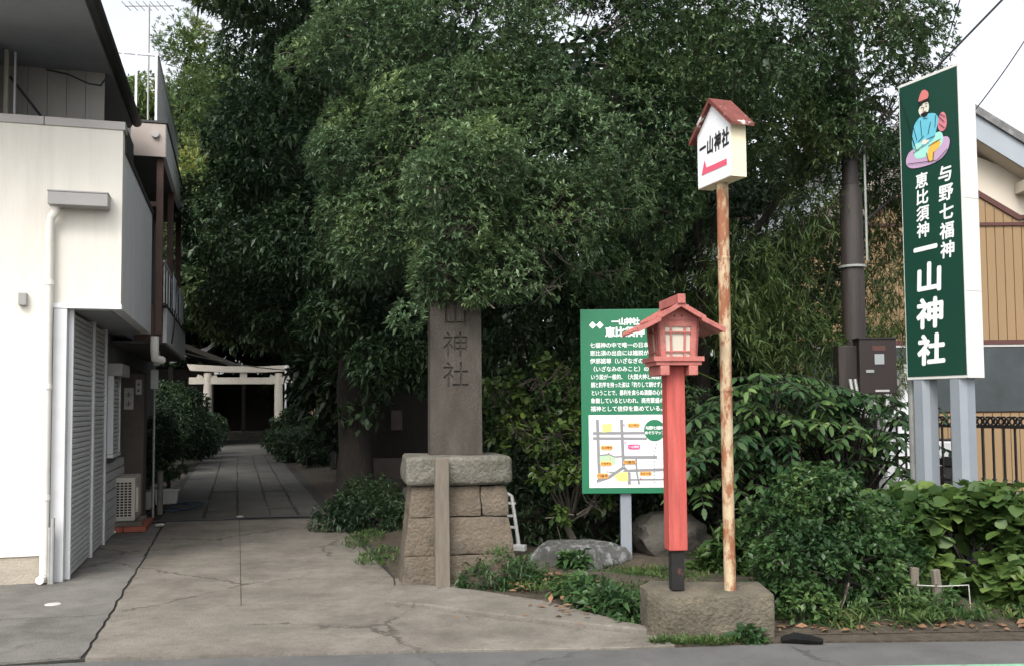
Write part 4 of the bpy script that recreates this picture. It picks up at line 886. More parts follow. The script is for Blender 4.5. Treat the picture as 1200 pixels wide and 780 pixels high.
m = MB(); m.lathe([(.075, 0), (.07, .008), (.03, .012)], 18); o = m.build('drain_cover', M['plate'], smooth=True); o.location = (-3.52, 7.25, .018); o.scale = (.8, .8, .7); tag(o, 'small pale round drain cover set in the grey apron', 'drain cover')
m = MB(); m.lathe([(.05, 0), (.045, .01), (.02, .012)], 14); o = m.build('drain_cover', M['plate'], smooth=True); o.location = tuple(W(1.45, 4.75, .024)); tag(o, 'tiny pale cap in the paving where the stone slabs begin', 'drain cover')
o = boulder('crumpled_rag', 'small crumpled pale rag beside the brick base', tuple(W(.48, 3.95, .05)), .06, .05, .025, M['plate'], 21); o['category'] = 'rag'
# planters by the lane
def planter(loc, w, d, h, label, mat):
    t = thing('planter', label, 'planter', loc, A)
    m = MB(); m.frustum(-w / 2 * .85, w / 2 * .85, -d / 2 * .85, d / 2 * .85, 0, -w / 2, w / 2, -d / 2, d / 2, h); m.build('tub', mat, t, bevel=.01)
    part('rim', mat, t, (-w / 2 - .015, w / 2 + .015, -d / 2 - .015, -d / 2 + .02, h - .03, h + .006), (-w / 2 - .015, w / 2 + .015, d / 2 - .02, d / 2 + .015, h - .03, h + .006), (-w / 2 - .015, -w / 2 + .02, -d / 2 + .021, d / 2 - .021, h - .03, h + .006), (w / 2 - .02, w / 2 + .015, -d / 2 + .021, d / 2 - .021, h - .03, h + .006))
    part('compost', M['soil'], t, (-w / 2 + .02, w / 2 - .02, -d / 2 + .02, d / 2 - .02, h - .04, h - .008))
planter(tuple(W(.02, 6.6, 0)), .34, .5, .26, 'grey rectangular planter box against the gatepost side', M['terracotta'])
planter(tuple(W(.34, 7.3, 0)), .36, .5, .24, 'pale grey planter tub at the edge of the lane paving', M['plate'])
m = MB(); pts = [W(.0, 5.2, .35), W(.05, 5.15, .12), W(.2, 5.4, .03)] + [W(.45 + .22 * math.cos(t) + .02 * t, 6.0 + .45 * math.sin(t), .035 + .004 * t) for t in np.linspace(2.5, 15, 40)]
m.tube(pts, .013, 6); tag(m.build('garden_hose', M['hose'], smooth=True), 'blue garden hose coiled on the lane by the planters', 'hose')
m = MB(); m.tube([W(.3 + .25 * i, 4.5 + .05 * math.sin(i * 1.3), .03) for i in range(11)], .016, 7); tag(m.build('lane_pipe', M['cable'], smooth=True), 'dark hose lying straight across the lane joint', 'hose')

# ================================================================== vegetation
def tri_mesh(name, V, T):
    me = bpy.data.meshes.new(name); n = len(T)
    me.vertices.add(len(V)); me.vertices.foreach_set('co', np.ascontiguousarray(V, dtype=np.float32).ravel())
    me.loops.add(3 * n); me.loops.foreach_set('vertex_index', np.ascontiguousarray(T, dtype=np.int32).ravel())
    me.polygons.add(n); me.polygons.foreach_set('loop_start', np.arange(0, 3 * n, 3, dtype=np.int32))
    me.update(calc_edges=True); return me
def unit(a): return a / np.maximum(np.linalg.norm(a, axis=-1, keepdims=True), 1e-9)
def rdir(n): return unit(rng.normal(size=(n, 3)))
def leaves(p, d, L, w, droop=.2, fold=.25, quads=True, widest=.45, rnd=False):
    """one folded, drooping blade for each row: base p, direction d, length L, width ratio w. returns V, T"""
    n = len(p); up = np.array([0, 0, 1.]); d = unit(d)
    s = np.cross(d, up + .35 * rng.normal(size=(n, 3))); s = unit(s); nn = np.cross(s, d)
    L = np.broadcast_to(np.asarray(L, float).reshape(-1, 1), (n, 1)); W_ = L * w * .5
    dz = np.array([0, 0, -1.]) * L * droop
    mid = p + d * L * widest - dz * .0 + dz * .18
    tip = p + d * L * .96 + dz
    l = mid + s * W_ + nn * W_ * fold; r = mid - s * W_ + nn * W_ * fold
    if rnd:
        def at(k, wd): return p + d * L * k + dz * k * k + s * W_ * wd + nn * W_ * fold * abs(wd)
        V = np.stack([p, at(.16, .72), at(.5, 1.), at(.78, .62), tip, at(.78, -.62), at(.5, -1.), at(.16, -.72), at(.45, 0)], 1).reshape(-1, 3); b = np.arange(n)[:, None, None] * 9
        T = np.array([[8, 0, 1], [8, 1, 2], [8, 2, 3], [8, 3, 4], [8, 4, 5], [8, 5, 6], [8, 6, 7], [8, 7, 0]])[None] + b
    elif quads:
        V = np.stack([p, l, mid, r, tip], 1).reshape(-1, 3); b = np.arange(n)[:, None, None] * 5
        T = np.array([[0, 2, 1], [0, 3, 2], [1, 2, 4], [2, 3, 4]])[None] + b
    else:
        V = np.stack([p, l, r, tip], 1).reshape(-1, 3); b = np.arange(n)[:, None, None] * 4
        T = np.array([[0, 3, 1], [0, 2, 3]])[None] + b
    return V, T.reshape(-1, 3)
def merge(parts):
    V = []; T = []; o = 0
    for v, t in parts:
        V.append(v); T.append(t + o); o += len(v)
    return np.concatenate(V), np.concatenate(T)
def field(seed, k):
    r = np.random.default_rng(seed); K = r.normal(size=(10, 3)) * k; ph = r.uniform(0, 6.28, 10)
    return lambda P: np.sin(P @ K.T + ph).sum(1) / math.sqrt(5)
def lump_points(lumps, density, squash=.85, inset=.3, seed=0, gap=.9, gapk=2.6, back=1.):
    """points and outward directions on the outer shells of overlapping lumps, with gaps"""
    P = []; D = []
    for (x, y, z, r) in lumps:
        n = int(density * 4 * math.pi * r * r * (.62 if z > 6.3 + .12 * max(0, y - 10) else 1)); d = rdir(n)
        rr = r * (1 - inset * rng.random(n) ** 1.6)
        fz = field(int(x * 31 + y * 17 + z * 7) % 9999, 2.2 / r)
        rr *= 1 + .13 * fz(d * r)
        P.append(np.array([x, y, z]) + d * rr[:, None] * np.array([1, 1, squash])); D.append(d)
    P = np.concatenate(P); D = np.concatenate(D); keep = np.ones(len(P), bool)
    for (x, y, z, r) in lumps:
        q = (P - np.array([x, y, z])) / np.array([1, 1, squash]); keep &= np.linalg.norm(q, axis=1) > r * .60
    f = field(seed + 100, gapk)(P); keep &= f > -gap
    if back < 1: keep &= (D[:, 1] < .35) | (rng.random(len(P)) < back)
    return P[keep], D[keep]
def tufts(P, D, n, L, w, droop=.25, spread=(25, 95), quads=True, upbias=.35, stem=.5, jit=.25, fold=.25, rnd=False):
    """n leaves whorled round the end of a twig at each point"""
    m = len(P); ax = unit(D + np.array([0, 0, upbias]) + .35 * rng.normal(size=(m, 3)))
    t = np.cross(ax, rdir(m)); t = unit(t); b = np.cross(ax, t); out = []
    for k in range(n):
        phi = 2 * math.pi * (k / n) * 1.0 + rng.random(m) * 1.2 + (k % 2) * .4; th = np.radians(rng.uniform(*spread, m))
        d = ax * np.cos(th)[:, None] + (t * np.cos(phi)[:, None] + b * np.sin(phi)[:, None]) * np.sin(th)[:, None]
        ll = L * (1 + jit * rng.normal(size=m)).clip(.5, 1.6)
        out.append(leaves(P - ax * (rng.random(m) * L * stem)[:, None], d, ll, w, droop, fold, quads, rnd=rnd))
    return merge(out)
def limb_tubes(m, base, r0, targets, r1=.02, wob=.15, split=.45):
    base = Vector(base)
    for t in targets:
        t = Vector(t); k = base.lerp(t, split) + Vector((random.uniform(-wob, wob), random.uniform(-wob, wob), random.uniform(0, wob)))
        pts = [base.lerp(k, s).lerp(k.lerp(t, s), s) for s in np.linspace(0, 1, 7)]
        m.tube(pts, [r0 + (r1 - r0) * s for s in np.linspace(0, 1, 7)], 7)
def tree(name, label, foot, fork_z, r0, lumps, leaf, mat, cat='tree', group=None, bark='bark', limbs=None, lean=(0, 0), twigs=0):
    t = thing(name, label, cat, (foot[0], foot[1], foot[2] if len(foot) > 2 else 0), 0, group); off = np.array([foot[0], foot[1], foot[2] if len(foot) > 2 else 0])
    m = MB(); top = (lean[0], lean[1], fork_z)
    m.tube([(0, 0, -.05), (lean[0] * .2 + .03, lean[1] * .2, fork_z * .35), (lean[0] * .6 - .03, lean[1] * .6, fork_z * .7), top], [r0 * 1.35, r0, r0 * .9, r0 * .8], 12)
    m.build('trunk', M[bark], t, smooth=True)
    m = MB(); limb_tubes(m, (top[0], top[1], top[2] - .05), r0 * .3, [tuple(np.array(l[:3]) - off) for l in (limbs or lumps)], .015, .25)
    m.build('limb', M[bark], t, smooth=True)
    V, T = leaf(); V = V - off
    link_mesh('crown', tri_mesh('crown', V, T), M[mat], t)
    if twigs is not None and twigs:
        P, D = lump_points(lumps, twigs, .85, .2, 5); m = MB()
        for p, d in zip(P, D):
            p = p - off; c = p - d * .35 - np.array([0, 0, .05])
            m.tube([tuple(c), tuple((p + c) / 2 + rng.normal(size=3) * .03), tuple(p)], [.007, .005, .002], 4, cap=False)
        m.build('twig', M['twig'], t, smooth=True)['kind'] = 'stuff'
    return t

c1 = [(-1.31,9.60,5.20,0.96), (-0.32,9.40,5.29,1.03), (0.56,9.60,5.19,0.96), (-1.45,9.40,4.07,0.68), (-0.56,9.00,4.04,0.90), (0.36,9.20,4.08,0.92), (-1.24,9.10,3.22,0.62), (-0.46,8.60,3.12,0.66), (0.17,8.70,3.18,0.67), (0.77,9.20,3.52,0.63), (-0.63,8.20,2.63,0.34), (-0.14,8.20,2.70,0.36), (1.27,9.70,4.40,0.79), (-0.89,8.00,2.26,0.15), (0.32,8.50,2.59,0.27), (-0.32,8.00,2.49,0.18), (-0.88,9.80,6.58,1.25), (0.41,10.00,6.67,1.27), (-1.76,9.90,4.85,0.49), (-1.61,9.30,3.44,0.38), (-.55, 7.98, 2.72, .27), (-.42, 7.95, 3.05, .36), (-.6, 8.0, 3.4, .42), (-.3, 8.05, 3.6, .45)]
c2 = [(1.84,9.80,5.25,0.98), (2.75,9.80,5.34,0.98), (3.73,10.00,5.31,0.82), (1.84,9.90,4.27,0.72), (2.84,10.20,4.63,0.70), (3.69,10.20,4.53,0.60), (1.38,9.90,3.63,0.63), (4.15,10.00,5.31,0.44), (4.16,10.20,4.72,0.35), (2.37,10.00,6.56,1.36), (3.84,10.20,6.65,1.11), (1.24,10.00,2.91,0.45), (0.77,9.30,2.86,0.36), (4.3,10.4,4.15,.35), (4.35,10.3,5.9,.5), (3.4,9.8,4.4,.4)]
c3 = [(-3.7,14.50,7.11,.95), (-2.97,13.50,6.97,1.10), (-3.46,14.00,5.46,1.21), (-4.2,15.00,6.03,.75), (-2.89,13.50,3.94,1.04), (-3.97,14.50,4.40,1.05), (-3.57,14.50,3.06,0.79), (-2.28,12.50,2.72,0.62), (-1.97,12.00,3.44,0.65), (-3.6,14.50,8.76,1.15), (-3.2,11.8,7.8,1.4), (-2.6,9.9,8.2,1.3), (-3.6,13.2,7.9,1.2), (-3.2,10.7,8.0,1.2), (-2.2,9.2,7.7,1.1), (-3.3,12.4,7.4,1.0), (-2.72,13.50,8.25,1.35), (-4.60,16.00,3.37,0.73), (-2.2,13.00,2.35,0.4), (-1.58,12.00,2.07,0.49), (-2.01,13.00,1.46,0.47)]  # highest lumps, mostly out of view, were added to shade the lane
c4 = [tuple(np.array(q) * np.array([1.3, 1.3, 1.3, 1.35]) - np.array([0, 0, .45, 0])) for q in [(-7.65,22.00,10.23,0.75), (-7.51,22.00,8.78,0.85), (-7.41,22.00,7.13,0.9), (-7.32,22.00,5.70,0.9), (-7.29,22.00,11.68,0.8), (-7.10,22.00,13.15,0.80), (-7.53,22.00,4.69,0.9), (-6.9, 22.4, 9.5, .8), (-6.7, 22.4, 7.6, .8)]]
c5 = [(-13.58,34.00,12.76,1.1), (-14.37,34.00,12.61,1.0), (-12.95,34.00,11.80,1.2), (-13.4, 34.3, 11.2, 1.4)]
c6 = [(-6.7,21.,5.2,1.15), (-6.3,20,3.9,.8), (-8.06,26.00,4.27,0.95), (-6.39,26.00,3.95,0.95), (-6.57,24.00,4.74,1.31), (-4.41,22.00,4.36,1.20), (-5.46,24.00,3.5,0.65)]
c7 = [(-14.70,52.00,8.53,5.20), (-19.15,50.00,6.47,3.64), (-9.11,50.00,5.93,4.55), (-15.37,56.00,15.81,6.11), (-5.45,50.00,8.19,5.00)]

def crown(lumps, dens, n, L, w, seed, fill=25, **k):
    def f():
        lk = {q: k.pop(q) for q in ('gap', 'gapk', 'back', 'inset', 'squash') if q in k}
        P, D = lump_points(lumps, dens, seed=seed, **lk)
        parts_ = [tufts(P, D, n, L, w, **k)]
        # sparse larger leaves inside each lump, so that the crown is not hollow
        Q = np.concatenate([np.array(l[:3]) + rdir(int(fill * l[3] ** 2 * 10)) * (l[3] * .62 * rng.random(int(fill * l[3] ** 2 * 10)) ** .4)[:, None] for l in lumps])
        parts_.append(leaves(Q, rdir(len(Q)), L * 1.5, .5, .2, .2, False))
        return merge(parts_)
    return f
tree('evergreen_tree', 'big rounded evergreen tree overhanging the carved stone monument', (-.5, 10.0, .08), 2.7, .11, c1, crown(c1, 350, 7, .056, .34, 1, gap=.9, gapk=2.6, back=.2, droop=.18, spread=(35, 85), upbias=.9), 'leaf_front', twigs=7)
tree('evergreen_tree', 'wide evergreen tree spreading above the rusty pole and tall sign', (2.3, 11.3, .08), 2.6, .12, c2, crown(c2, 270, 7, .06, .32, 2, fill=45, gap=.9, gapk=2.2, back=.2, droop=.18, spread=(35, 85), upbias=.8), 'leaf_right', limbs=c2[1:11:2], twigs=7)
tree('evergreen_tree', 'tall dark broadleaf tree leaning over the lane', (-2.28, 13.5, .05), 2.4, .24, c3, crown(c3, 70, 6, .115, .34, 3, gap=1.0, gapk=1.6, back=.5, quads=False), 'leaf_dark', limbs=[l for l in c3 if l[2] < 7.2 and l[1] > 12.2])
tree('conifer_tree', 'tall feathery conifer rising behind the roof terrace', (-11.2, 29, 0), 5, .2, c4, crown(c4, 75, 7, .17, .16, 4, gap=1.0, gapk=1.2, back=.4, quads=False, spread=(5, 60), upbias=1.2), 'leaf_conifer')
tree('round_tree', 'small round tree top seen through the terrace railing', (-13.5, 34.2, 0), 10.5, .2, c5, crown(c5, 50, 6, .22, .3, 5, gap=1.2, gapk=1.0, quads=False), 'leaf_conifer')
tree('maple_tree', 'dark drooping maple hanging over the lane by the torii', (-4.1, 22.2, 0), 3.2, .15, c6, crown(c6, 60, 6, .15, .4, 6, gap=1.0, gapk=1.2, quads=False, droop=.35), 'leaf_maple')
c8 = [(*W(a, b, c), r) for a, b, c, r in [(1.9, 10.5, 5.2, 1.4), (1.2, 13, 4.9, 1.3), (2.8, 13.5, 5.2, 1.5), (1.4, 16, 4.9, 1.4), (3.2, 17.5, 5.6, 1.7), (0, 15, 4.7, 1.1), (1.4, 19.5, 5.2, 1.5), (.0, 18.5, 4.9, 1.2), (3.2, 13, 8.2, 2.0), (3.2, 18, 8.2, 2.0)]]
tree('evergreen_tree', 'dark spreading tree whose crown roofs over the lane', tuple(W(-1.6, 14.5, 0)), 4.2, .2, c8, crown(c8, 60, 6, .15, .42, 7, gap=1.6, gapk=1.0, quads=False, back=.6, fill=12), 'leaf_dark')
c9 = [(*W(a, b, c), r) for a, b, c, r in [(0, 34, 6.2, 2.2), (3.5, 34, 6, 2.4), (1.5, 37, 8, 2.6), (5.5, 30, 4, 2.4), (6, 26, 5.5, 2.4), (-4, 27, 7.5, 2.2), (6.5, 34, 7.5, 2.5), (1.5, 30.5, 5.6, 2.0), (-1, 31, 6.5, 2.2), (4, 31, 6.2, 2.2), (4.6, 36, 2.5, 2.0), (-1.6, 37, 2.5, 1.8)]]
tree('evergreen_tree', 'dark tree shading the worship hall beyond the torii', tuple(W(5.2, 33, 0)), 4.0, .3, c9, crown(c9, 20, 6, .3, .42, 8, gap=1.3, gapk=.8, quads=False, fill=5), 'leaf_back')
far = [((-14.7, 53, 0), [c7[0], c7[3]], 'tall dark tree standing behind the worship hall'), ((-20, 50, 0), [c7[1], (-21, 49, 10, 3.5)], 'dark tree behind the side hall roof'), ((-8, 50.5, 0), [c7[2], c7[4], (-3, 48, 5, 3.5)], 'broad dark tree beyond the wooden shed')]
for i, (ft, ls, lb) in enumerate(far):
    tree('background_tree', lb, ft, 4, .4, ls, crown(ls, 14, 6, .42, .45, 10 + i, fill=4, gap=1.3, gapk=.5, quads=False), 'leaf_back', group='trees behind the shrine')

# dense evergreens that close the view behind the signs
def hedge(name, label, foot, lumps, dens, n, L, w, mat, seed, cat='shrub', group=None, fork=.5, r0=.05, **k):
    return tree(name, label, foot, fork, r0, lumps, crown(lumps, dens, n, L, w, seed, **k), mat, cat, group)
h1 = [(.3, 11.6, 1.2, .95), (.1, 11.8, 2.6, 1.0), (1.2, 11.8, 2.2, 1.0), (1.0, 11.9, 3.6, 1.0), (1.4, 11.5, .9, .8), (-.6, 12.0, 3.4, .9), (-.9, 12.2, 2.2, .75)]
h2 = [(2.3, 11.7, 1.1, .95), (2.4, 11.9, 2.5, 1.0), (3.2, 12.0, 1.6, .9), (3.3, 12.2, 3.0, .95), (2.2, 12.0, 3.9, 1.0), (3.4, 12.2, 4.2, .9), (3.85, 12.5, 2.0, .75), (4.0, 12.6, 3.4, .75), (4.35, 12.5, 2.3, .5)]
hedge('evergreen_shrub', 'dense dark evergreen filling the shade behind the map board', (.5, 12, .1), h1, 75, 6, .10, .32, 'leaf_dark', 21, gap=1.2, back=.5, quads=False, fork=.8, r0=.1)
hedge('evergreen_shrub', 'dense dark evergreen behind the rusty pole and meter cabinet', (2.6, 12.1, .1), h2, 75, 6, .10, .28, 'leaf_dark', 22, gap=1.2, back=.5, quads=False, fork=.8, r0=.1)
for i, (ft, ls, lb) in enumerate([((-.5, 18, 0), [(-.5, 18, 3, 2.6), (-1.2, 18, 6.5, 2.8), (1.5, 17, 5.5, 2.8)], 'tall dark grove tree far behind the monument'), ((3, 17, 0), [(3.2, 17, 3, 2.5), (3.4, 16.5, 6.3, 2.4), (1, 17.5, 2, 2.2)], 'tall dark grove tree far behind the lantern'), ((-3, 20, 0), [(-2.6, 20, 2.3, 2.0), (-3.2, 21, 5.5, 2.4), (-3.4, 21, 8.8, 2.4)], 'dark grove tree between the shed and the monument')]):
    tree('grove_tree', lb, ft, 2.5, .25, ls, crown(ls, 26, 6, .26, .4, 30 + i, fill=6, gap=1.3, gapk=.8, quads=False, back=.5), 'leaf_back', group='grove trees behind the shrubs')
# undergrowth in the shade
for i, (ls, lb) in enumerate([([(.2, 9.9, .3, .5), (.9, 9.8, .35, .55), (-.3, 10.2, .4, .5), (.5, 10.4, .8, .6)], 'dark low undergrowth behind the straggly shrub'), ([(1.6, 9.7, .4, .55), (2.2, 9.6, .5, .6), (1.7, 10.2, 1.1, .6), (1.35, 9.5, .9, .4)], 'dark low undergrowth behind the upright boulder'), ([(2.8, 9.9, .5, .6), (3.3, 9.8, .4, .5), (2.9, 10.1, 1.2, .55)], 'dark low undergrowth at the foot of the bamboo')]):
    hedge('undergrowth_shrub', lb, (ls[0][0], ls[0][1], .08), ls, 130, 6, .085, .35, 'leaf_dark', 90 + i, gap=1.4, back=.4, quads=False, fork=.2, r0=.03)
# lane-side planting
lane_b = [('shrub', 'dark leafy bush beside the lane before the torii', (-.25, 15.5), [(-.3, 15, .9, .7), (-.35, 16.6, 1.3, .8), (-.2, 18.2, .9, .8), (-.6, 19.5, 1.6, .9), (.25, 21.5, .9, .7), (.1, 20.5, 1.5, .6), (.5, 23.6, .8, .65), (.45, 21, .5, .5), (.3, 18.5, .6, .55)], .12),
          ('shrub', 'bush on the right edge of the lane below the thin poles', (3.5, 16), [(3.4, 15.2, .5, .6), (3.6, 17.4, .6, .75), (3.5, 19.5, .5, .7), (4.3, 16.5, .4, .55)], .12),
          ('shrub', 'small bush beneath the right torii pillar', (2.85, 21.8), [(2.95, 21.6, .5, .45), (3.2, 22.6, .6, .5), (3.1, 22.3, 1.3, .4), (2.8, 22.8, .9, .4), (2.55, 22.4, .5, .45), (2.7, 20.2, .45, .5), (2.85, 18, .4, .5)], .12),
          ('potted_shrub', 'leafy plant growing from the grey planter box', (.02, 6.6, .24), [(.0, 6.5, .62, .3), (.05, 6.7, .9, .25), (-.05, 7.0, .5, .26)], .07),
          ('potted_shrub', 'leafy plant growing from the pale planter tub', (.34, 7.3, .22), [(.3, 7.25, .6, .3), (.2, 7.6, .85, .34), (.05, 8.3, 1.0, .42)], .07),
          ('shrub', 'tall dark foliage against the house wall past the planters', (-.15, 9.6), [(-.1, 9.4, .7, .5), (-.1, 10.6, 1.1, .6), (-.15, 12, 1.3, .7)], .1)]
for i, (nm_, lb, ft, ls, L_) in enumerate(lane_b):
    ls = [(*W(a, b, c), r) for a, b, c, r in ls]; f3 = W(ft[0], ft[1], ft[2] if len(ft) > 2 else 0)
    hedge(nm_, lb, tuple(f3), ls, 95 if L_ > .08 else 260, 6, L_, .38, 'leaf_dark', 40 + i, gap=1.1, quads=False, fork=.25, r0=.03, cat='shrub')
hm = [(-2.05, 11.6, .12, .38), (-1.6, 11.5, .14, .42), (-1.3, 11.35, .1, .35), (-1.85, 12.1, .2, .45)]
hedge('mounded_bush', 'low dark mounded bush at the lane edge behind the monument', (-1.7, 11.6, 0), hm, 260, 6, .07, .3, 'leaf_dark', 50, gap=1.5, quads=False, fork=.1, r0=.02)

# camellia by the map board: bare pale twigs, round glossy leaves
cl = [(-.12, 9.2, 1.62, .30), (.25, 9.15, 1.75, .33), (.6, 9.3, 1.65, .35), (.05, 9.0, 1.3, .28), (.4, 8.95, 1.25, .3), (.8, 9.1, 1.3, .28), (.62, 8.85, .92, .24), (.35, 8.9, .85, .2), (.75, 8.9, .6, .2), (.45, 8.85, .5, .15), (.95, 9.0, .95, .2)]
def cam_leaf():
    P, D = lump_points(cl, 150, .8, .8, 60, gap=.35, gapk=5); return tufts(P, D, 5, .065, .58, .15, (40, 110), True, .5, 1.0, .3, .15, True)
tree('camellia_shrub', 'straggly glossy shrub with pale twigs left of the map board', (.55, 9.15, .08), .35, .035, cl, cam_leaf, 'leaf_camellia', 'shrub', bark='twig', twigs=16)

# bamboo clump round the utility pole
bc = [(2.0, 10.1, 2.6, .4), (2.5, 10.0, 2.9, .45), (2.9, 10.2, 2.3, .45), (3.0, 10.3, 3.1, .45), (2.4, 10.0, 2.15, .35), (3.35, 10.5, 2.55, .4), (1.6, 10.4, 2.0, .4), (4.15, 10.6, 3.0, .32), (4.3, 10.7, 3.6, .38), (4.05, 10.6, 2.4, .28), (4.4, 10.9, 4.2, .4), (4.15, 10.5, 1.75, .25), (4.2, 10.9, 3.2, .4), (4.45, 11.0, 2.7, .38), (4.3, 10.9, 2.2, .35), (4.1, 10.7, 4.7, .4), (3.3, 10.2, 3.6, .4), (3.3, 10.1, 2.0, .35), (4.55, 11.2, 3.6, .4), (4.6, 11.2, 4.3, .45), (4.5, 11.2, 2.1, .4), (4.75, 11.6, 3.0, .35)]
def bam_leaf():
    P, D = lump_points(bc, 190, 1.0, .7, 61, gap=.8, gapk=3); return tufts(P, D * .5 + np.array([0, -.15, -.25]), 6, .11, .12, .2, (15, 80), True, .15, .6, .3, .2)
bt = thing('bamboo_clump', 'feathery bamboo clump growing round the brown utility pole', 'bamboo', (2.9, 10.5, .08))
for k, l in enumerate(bc):
    m = MB(); x, y = random.uniform(-.4, 1.1), random.uniform(-.1, .25); tgt = (l[0] - 2.9, l[1] - 10.5, l[2])
    m.tube([(x, y, -.03), (x * .9 + tgt[0] * .1, y, l[2] * .55), tgt], [.012, .01, .005], 6); m.build('culm', M['leaf_vine'], bt, smooth=True)
V, T = bam_leaf(); link_mesh('foliage', tri_mesh('foliage', V - np.array([2.9, 10.5, .08]), T), M['leaf_bamboo'], bt)

# pinnate-leaved shrub: each frond carries paired leaflets
def pinnate(name, label, foot, fronds, Lf, mat, seed):
    t = thing(name, label, 'shrub', foot); out = []; st = MB(); r_ = np.random.default_rng(seed)
    for (x, y, z, a, ln_) in fronds:
        o = np.array([x, y, z]) - np.array(foot); d = np.array([math.cos(a), math.sin(a), .35]); path = [o + d * s * ln_ + np.array([0, 0, -.45 * ln_ * s * s]) for s in np.linspace(0, 1, 8)]
        st.tube([tuple(p) for p in path], .005, 4, cap=False)
        st.tube([(r_.normal() * .06, r_.normal() * .06, 0), tuple(o * .55 + np.array([0, 0, .1])), tuple(o)], [.015, .012, .006], 5, cap=False)
        for k in range(1, 8):
            tg = unit(path[k] - path[k - 1]); sd = unit(np.cross(tg, [0, 0, 1]))
            for s in ((-1, 1) if k < 7 else (0,)):
                dd = tg * (.55 if s else 1) + sd * s + np.array([0, 0, -.25 + .2 * r_.normal()])
                out.append((path[k], dd, Lf * (.75 + .4 * r_.random()) * (1 - .3 * abs(k - 4) / 4)))
    V, T = leaves(np.array([o[0] for o in out]), np.array([o[1] for o in out]), np.array([o[2] for o in out]), .42, .22, .12, True, .42, True)
    link_mesh('foliage', tri_mesh('foliage', V, T), M[mat], t); st.build('stem', M['bark'], t, smooth=True)
r_ = np.random.default_rng(5)
def frond_set(n, x0, x1, y0, y1, zf):
    return [(x, y, zf(x) * (.45 + .55 * r_.random() ** .7), r_.uniform(0, 2 * math.pi) * .5 + math.pi + r_.normal() * .3, r_.uniform(.35, .6)) for x, y in zip(r_.uniform(x0, x1, n), r_.uniform(y0, y1, n))]
pinnate('pinnate_shrub', 'tangled shrub with drooping paired leaflets beside the rusty pole', (2.4, 9.1, .08), frond_set(130, 1.75, 2.75, 8.6, 9.5, lambda x: 1.25 + .55 * math.exp(-((x - 2.5) / .5) ** 2)), .135, 'leaf_compound', 70)
pinnate('pinnate_shrub', 'drooping leafy shrub in front of the meter cabinet and pole', (3.2, 9.15, .08), frond_set(90, 2.75, 3.75, 8.7, 9.4, lambda x: 1.7 - .25 * abs(x - 2.9)), .13, 'leaf_compound', 71)

# clipped bush in front, broad-leaved vine
bx3 = [(1.98, 7.0, .52, .36), (2.3, 7.05, .62, .38), (2.6, 7.1, .5, .34), (2.1, 6.75, .32, .33), (2.45, 6.8, .36, .34), (1.85, 6.65, .4, .22), (2.75, 6.95, .36, .28), (2.3, 6.6, .18, .26), (1.78, 6.6, .18, .16), (2.0, 6.5, .14, .2), (2.6, 6.65, .15, .22), (2.15, 7.1, .82, .24), (2.42, 7.15, .85, .22)]
def box_leaf():
    P, D = lump_points(bx3, 430, .95, .75, 62, gap=1.8, gapk=5); return tufts(P, D, 7, .05, .5, .12, (25, 95), True, .7, .9, .3, .2)
tree('leafy_bush', 'dense green bush crowding the right end of the concrete block', (2.25, 6.95, .06), .2, .03, bx3, box_leaf, 'leaf_box', 'shrub', bark='bark', twigs=3)
vn = [(3.0, 7.35, .5, .32), (3.35, 7.3, .55, .33), (3.75, 7.2, .55, .36), (4.1, 7.1, .5, .38), (3.1, 7.2, .25, .28), (3.55, 7.0, .3, .3), (3.6, 6.75, .22, .26), (4.0, 6.8, .3, .34), (4.4, 6.9, .45, .4), (2.95, 7.6, .62, .22), (3.6, 7.5, .66, .22), (3.3, 7.75, .6, .3)]
def vine_leaf():
    P, D = lump_points(vn, 300, .9, .75, 63, gap=1.6, gapk=4); return tufts(P, D * .6, 3, .105, .9, .25, (35, 85), True, .45, .8, .28, .12, True)
tree('broadleaf_vine', 'bright broad-leaved vine heaped below the tall green sign', (3.5, 7.25, .06), .15, .014, vn, vine_leaf, 'leaf_vine', 'vine', bark='bark', twigs=2)

# weeds and grasses
def grass(name, label, pts, L, mat, w=.05, n=9, spread=(5, 50), droop=.35, cat='weeds', kind=None):
    pts = np.array(pts); V, T = tufts(pts, np.tile([0, 0, 1.], (len(pts), 1)), n, L, w, droop, spread, True, .6, 0., .35, .2)
    c = pts.mean(0); c[2] = 0; o = link_mesh(name, tri_mesh(name, V - c, T), M[mat]); o.location = c
    if kind: o['kind'] = kind; o['label'] = label
    else: tag(o, label, cat)
    return o
def scat(n, cx, cy, rx, ry, z=.03):
    a = rng.uniform(0, 2 * math.pi, n); q = np.sqrt(rng.random(n)); return np.stack([cx + rx * q * np.cos(a), cy + ry * q * np.sin(a), np.full(n, z)], 1)
wl_ = [(-.12, 7.85, .12, .24), (.08, 7.78, .1, .2), (-.3, 7.8, .08, .17), (.2, 7.9, .08, .16)]
def weed(name, label, lumps, L, w, mat, seed, dens=260):
    P, D = lump_points(lumps, dens, .85, .5, seed, gap=1.4, gapk=6); V, T = tufts(P, D, 6, L, w, .3, (20, 95), True, .6, .8, .3, .2); c = np.array([lumps[0][0], lumps[0][1], 0])
    o = link_mesh(name, tri_mesh(name, V - c, T), M[mat]); o.location = c; tag(o, label, 'weeds')
weed('weed_clump', 'rounded leafy weed clump at the corner of the monument', wl_, .09, .16, 'leaf_box', 80)
weed('weed_clump', 'small nettle-like weed growing against the broad grey boulder', [(.52, 8.2, .16, .13), (.55, 8.2, .05, .12)], .1, .38, 'leaf_box', 81)
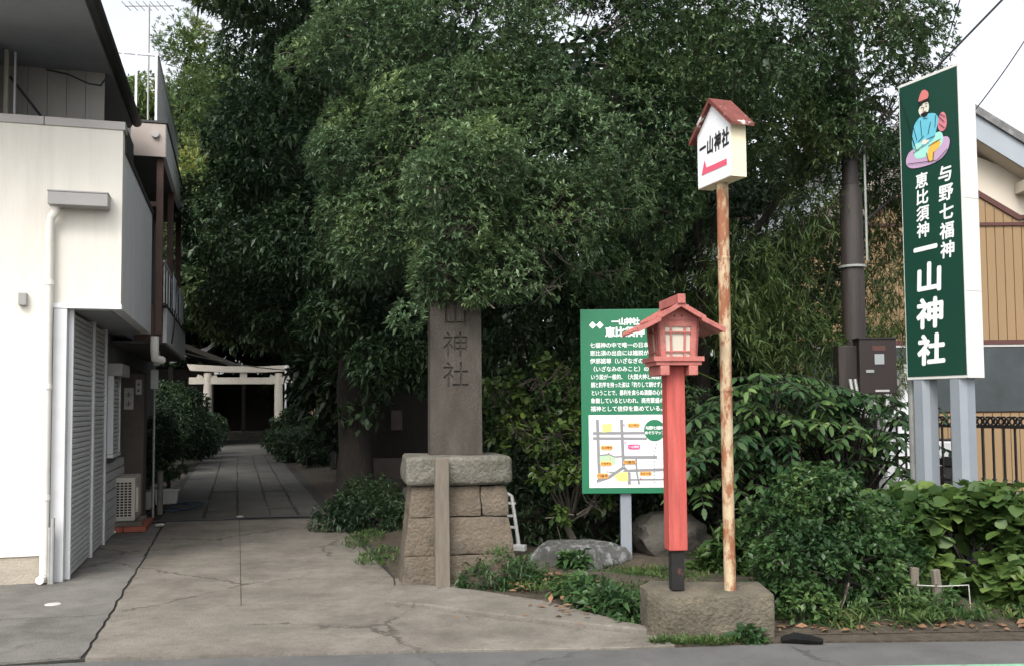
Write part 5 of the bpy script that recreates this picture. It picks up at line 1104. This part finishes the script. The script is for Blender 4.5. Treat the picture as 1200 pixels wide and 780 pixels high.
weed('weed_clump', 'weeds spilling over the kerb left of the concrete block', [(.62, 6.95, .08, .2), (.72, 6.75, .08, .18), (.55, 7.2, .08, .18), (.78, 6.55, .07, .15), (.45, 7.4, .06, .16)], .085, .3, 'leaf_box', 82)
weed('weed_clump', 'small weed rooted at the front foot of the concrete block', [(1.45, 6.02, .05, .07), (1.55, 6.02, .04, .06)], .06, .45, 'leaf_box', 83, 500)
weed('weed_clump', 'grassy weeds below the leafy bush', [(2.35, 6.4, .06, .14), (2.6, 6.42, .08, .16), (2.15, 6.38, .05, .12), (2.85, 6.5, .06, .14)], .1, .12, 'grass', 84)
weed('weed_clump', 'ferny weeds behind the foot of the rusty pole', [(1.85, 8.1, .2, .2), (1.7, 8.2, .12, .18), (1.95, 8.2, .4, .14)], .13, .3, 'leaf_vine', 85)
weed('weed_clump', 'creeping weeds along the verge under the vine', [(3.2, 6.55, .05, .13), (3.5, 6.45, .05, .15), (3.9, 6.45, .06, .16), (3.0, 6.7, .12, .16)], .07, .3, 'leaf_box', 86)
grass('verge_grass', 'short grass tuft along the road edge before the concrete block', scat(170, 1.15, 5.99, .3, .05, .0), .075, 'grass', .09, 7, cat='grass')
gp_ = np.concatenate([scat(1700, 1.2, 7.5, .6, .9), scat(800, 1.9, 7.5, .5, .8), scat(600, .35, 7.85, .5, .45), scat(380, 2.9, 6.5, 1.3, .18), scat(160, -.05, 8.4, .3, .2), scat(120, -1.3, 9.2, .2, .6, .01), scat(120, -1.65, 10.4, .2, .7, .01), scat(200, 1.4, 8.4, .6, .3)])
gp_[:, 2] = .05
grass('grass_cover', 'short grass growing over the planted ground', gp_, .075, 'grass', .1, 6, kind='stuff')
jp = np.array([[*W(1.1 + .035 * i + random.uniform(-.02, .02), -.06 - .03 * i * .25, .012)] for i in range(14)] + [[*W(1.9 + .05 * i, -.32 - .012 * i, .012)] for i in range(16)] + [[*W(1.446, -.2 - .05 * i, .01)] for i in range(6)])
grass('joint_moss', 'tiny moss and weeds in the lane joints', jp, .016, 'grass', .3, 5, kind='stuff')
# fallen leaves
P = np.concatenate([scat(60, .4, 7.5, .5, .5, .09), scat(50, .55, 6.9, .35, .35, .06), scat(70, 2.4, 6.28, 1.4, .1, .03), scat(25, 1.2, 7.0, .5, .5, .09), scat(16, .2, 6.6, .7, .35, .055), scat(20, .2, 7.9, .35, .25, .11)])
V, T = leaves(P, rdir(len(P)) * np.array([1, 1, .15]), rng.uniform(.04, .09, len(P)), .5, .0, .35, True)
o = link_mesh('leaf_litter', tri_mesh('leaf_litter', V, T), M['deadleaf']); o['kind'] = 'stuff'; o['label'] = 'brown fallen leaves scattered over the bed and verge'
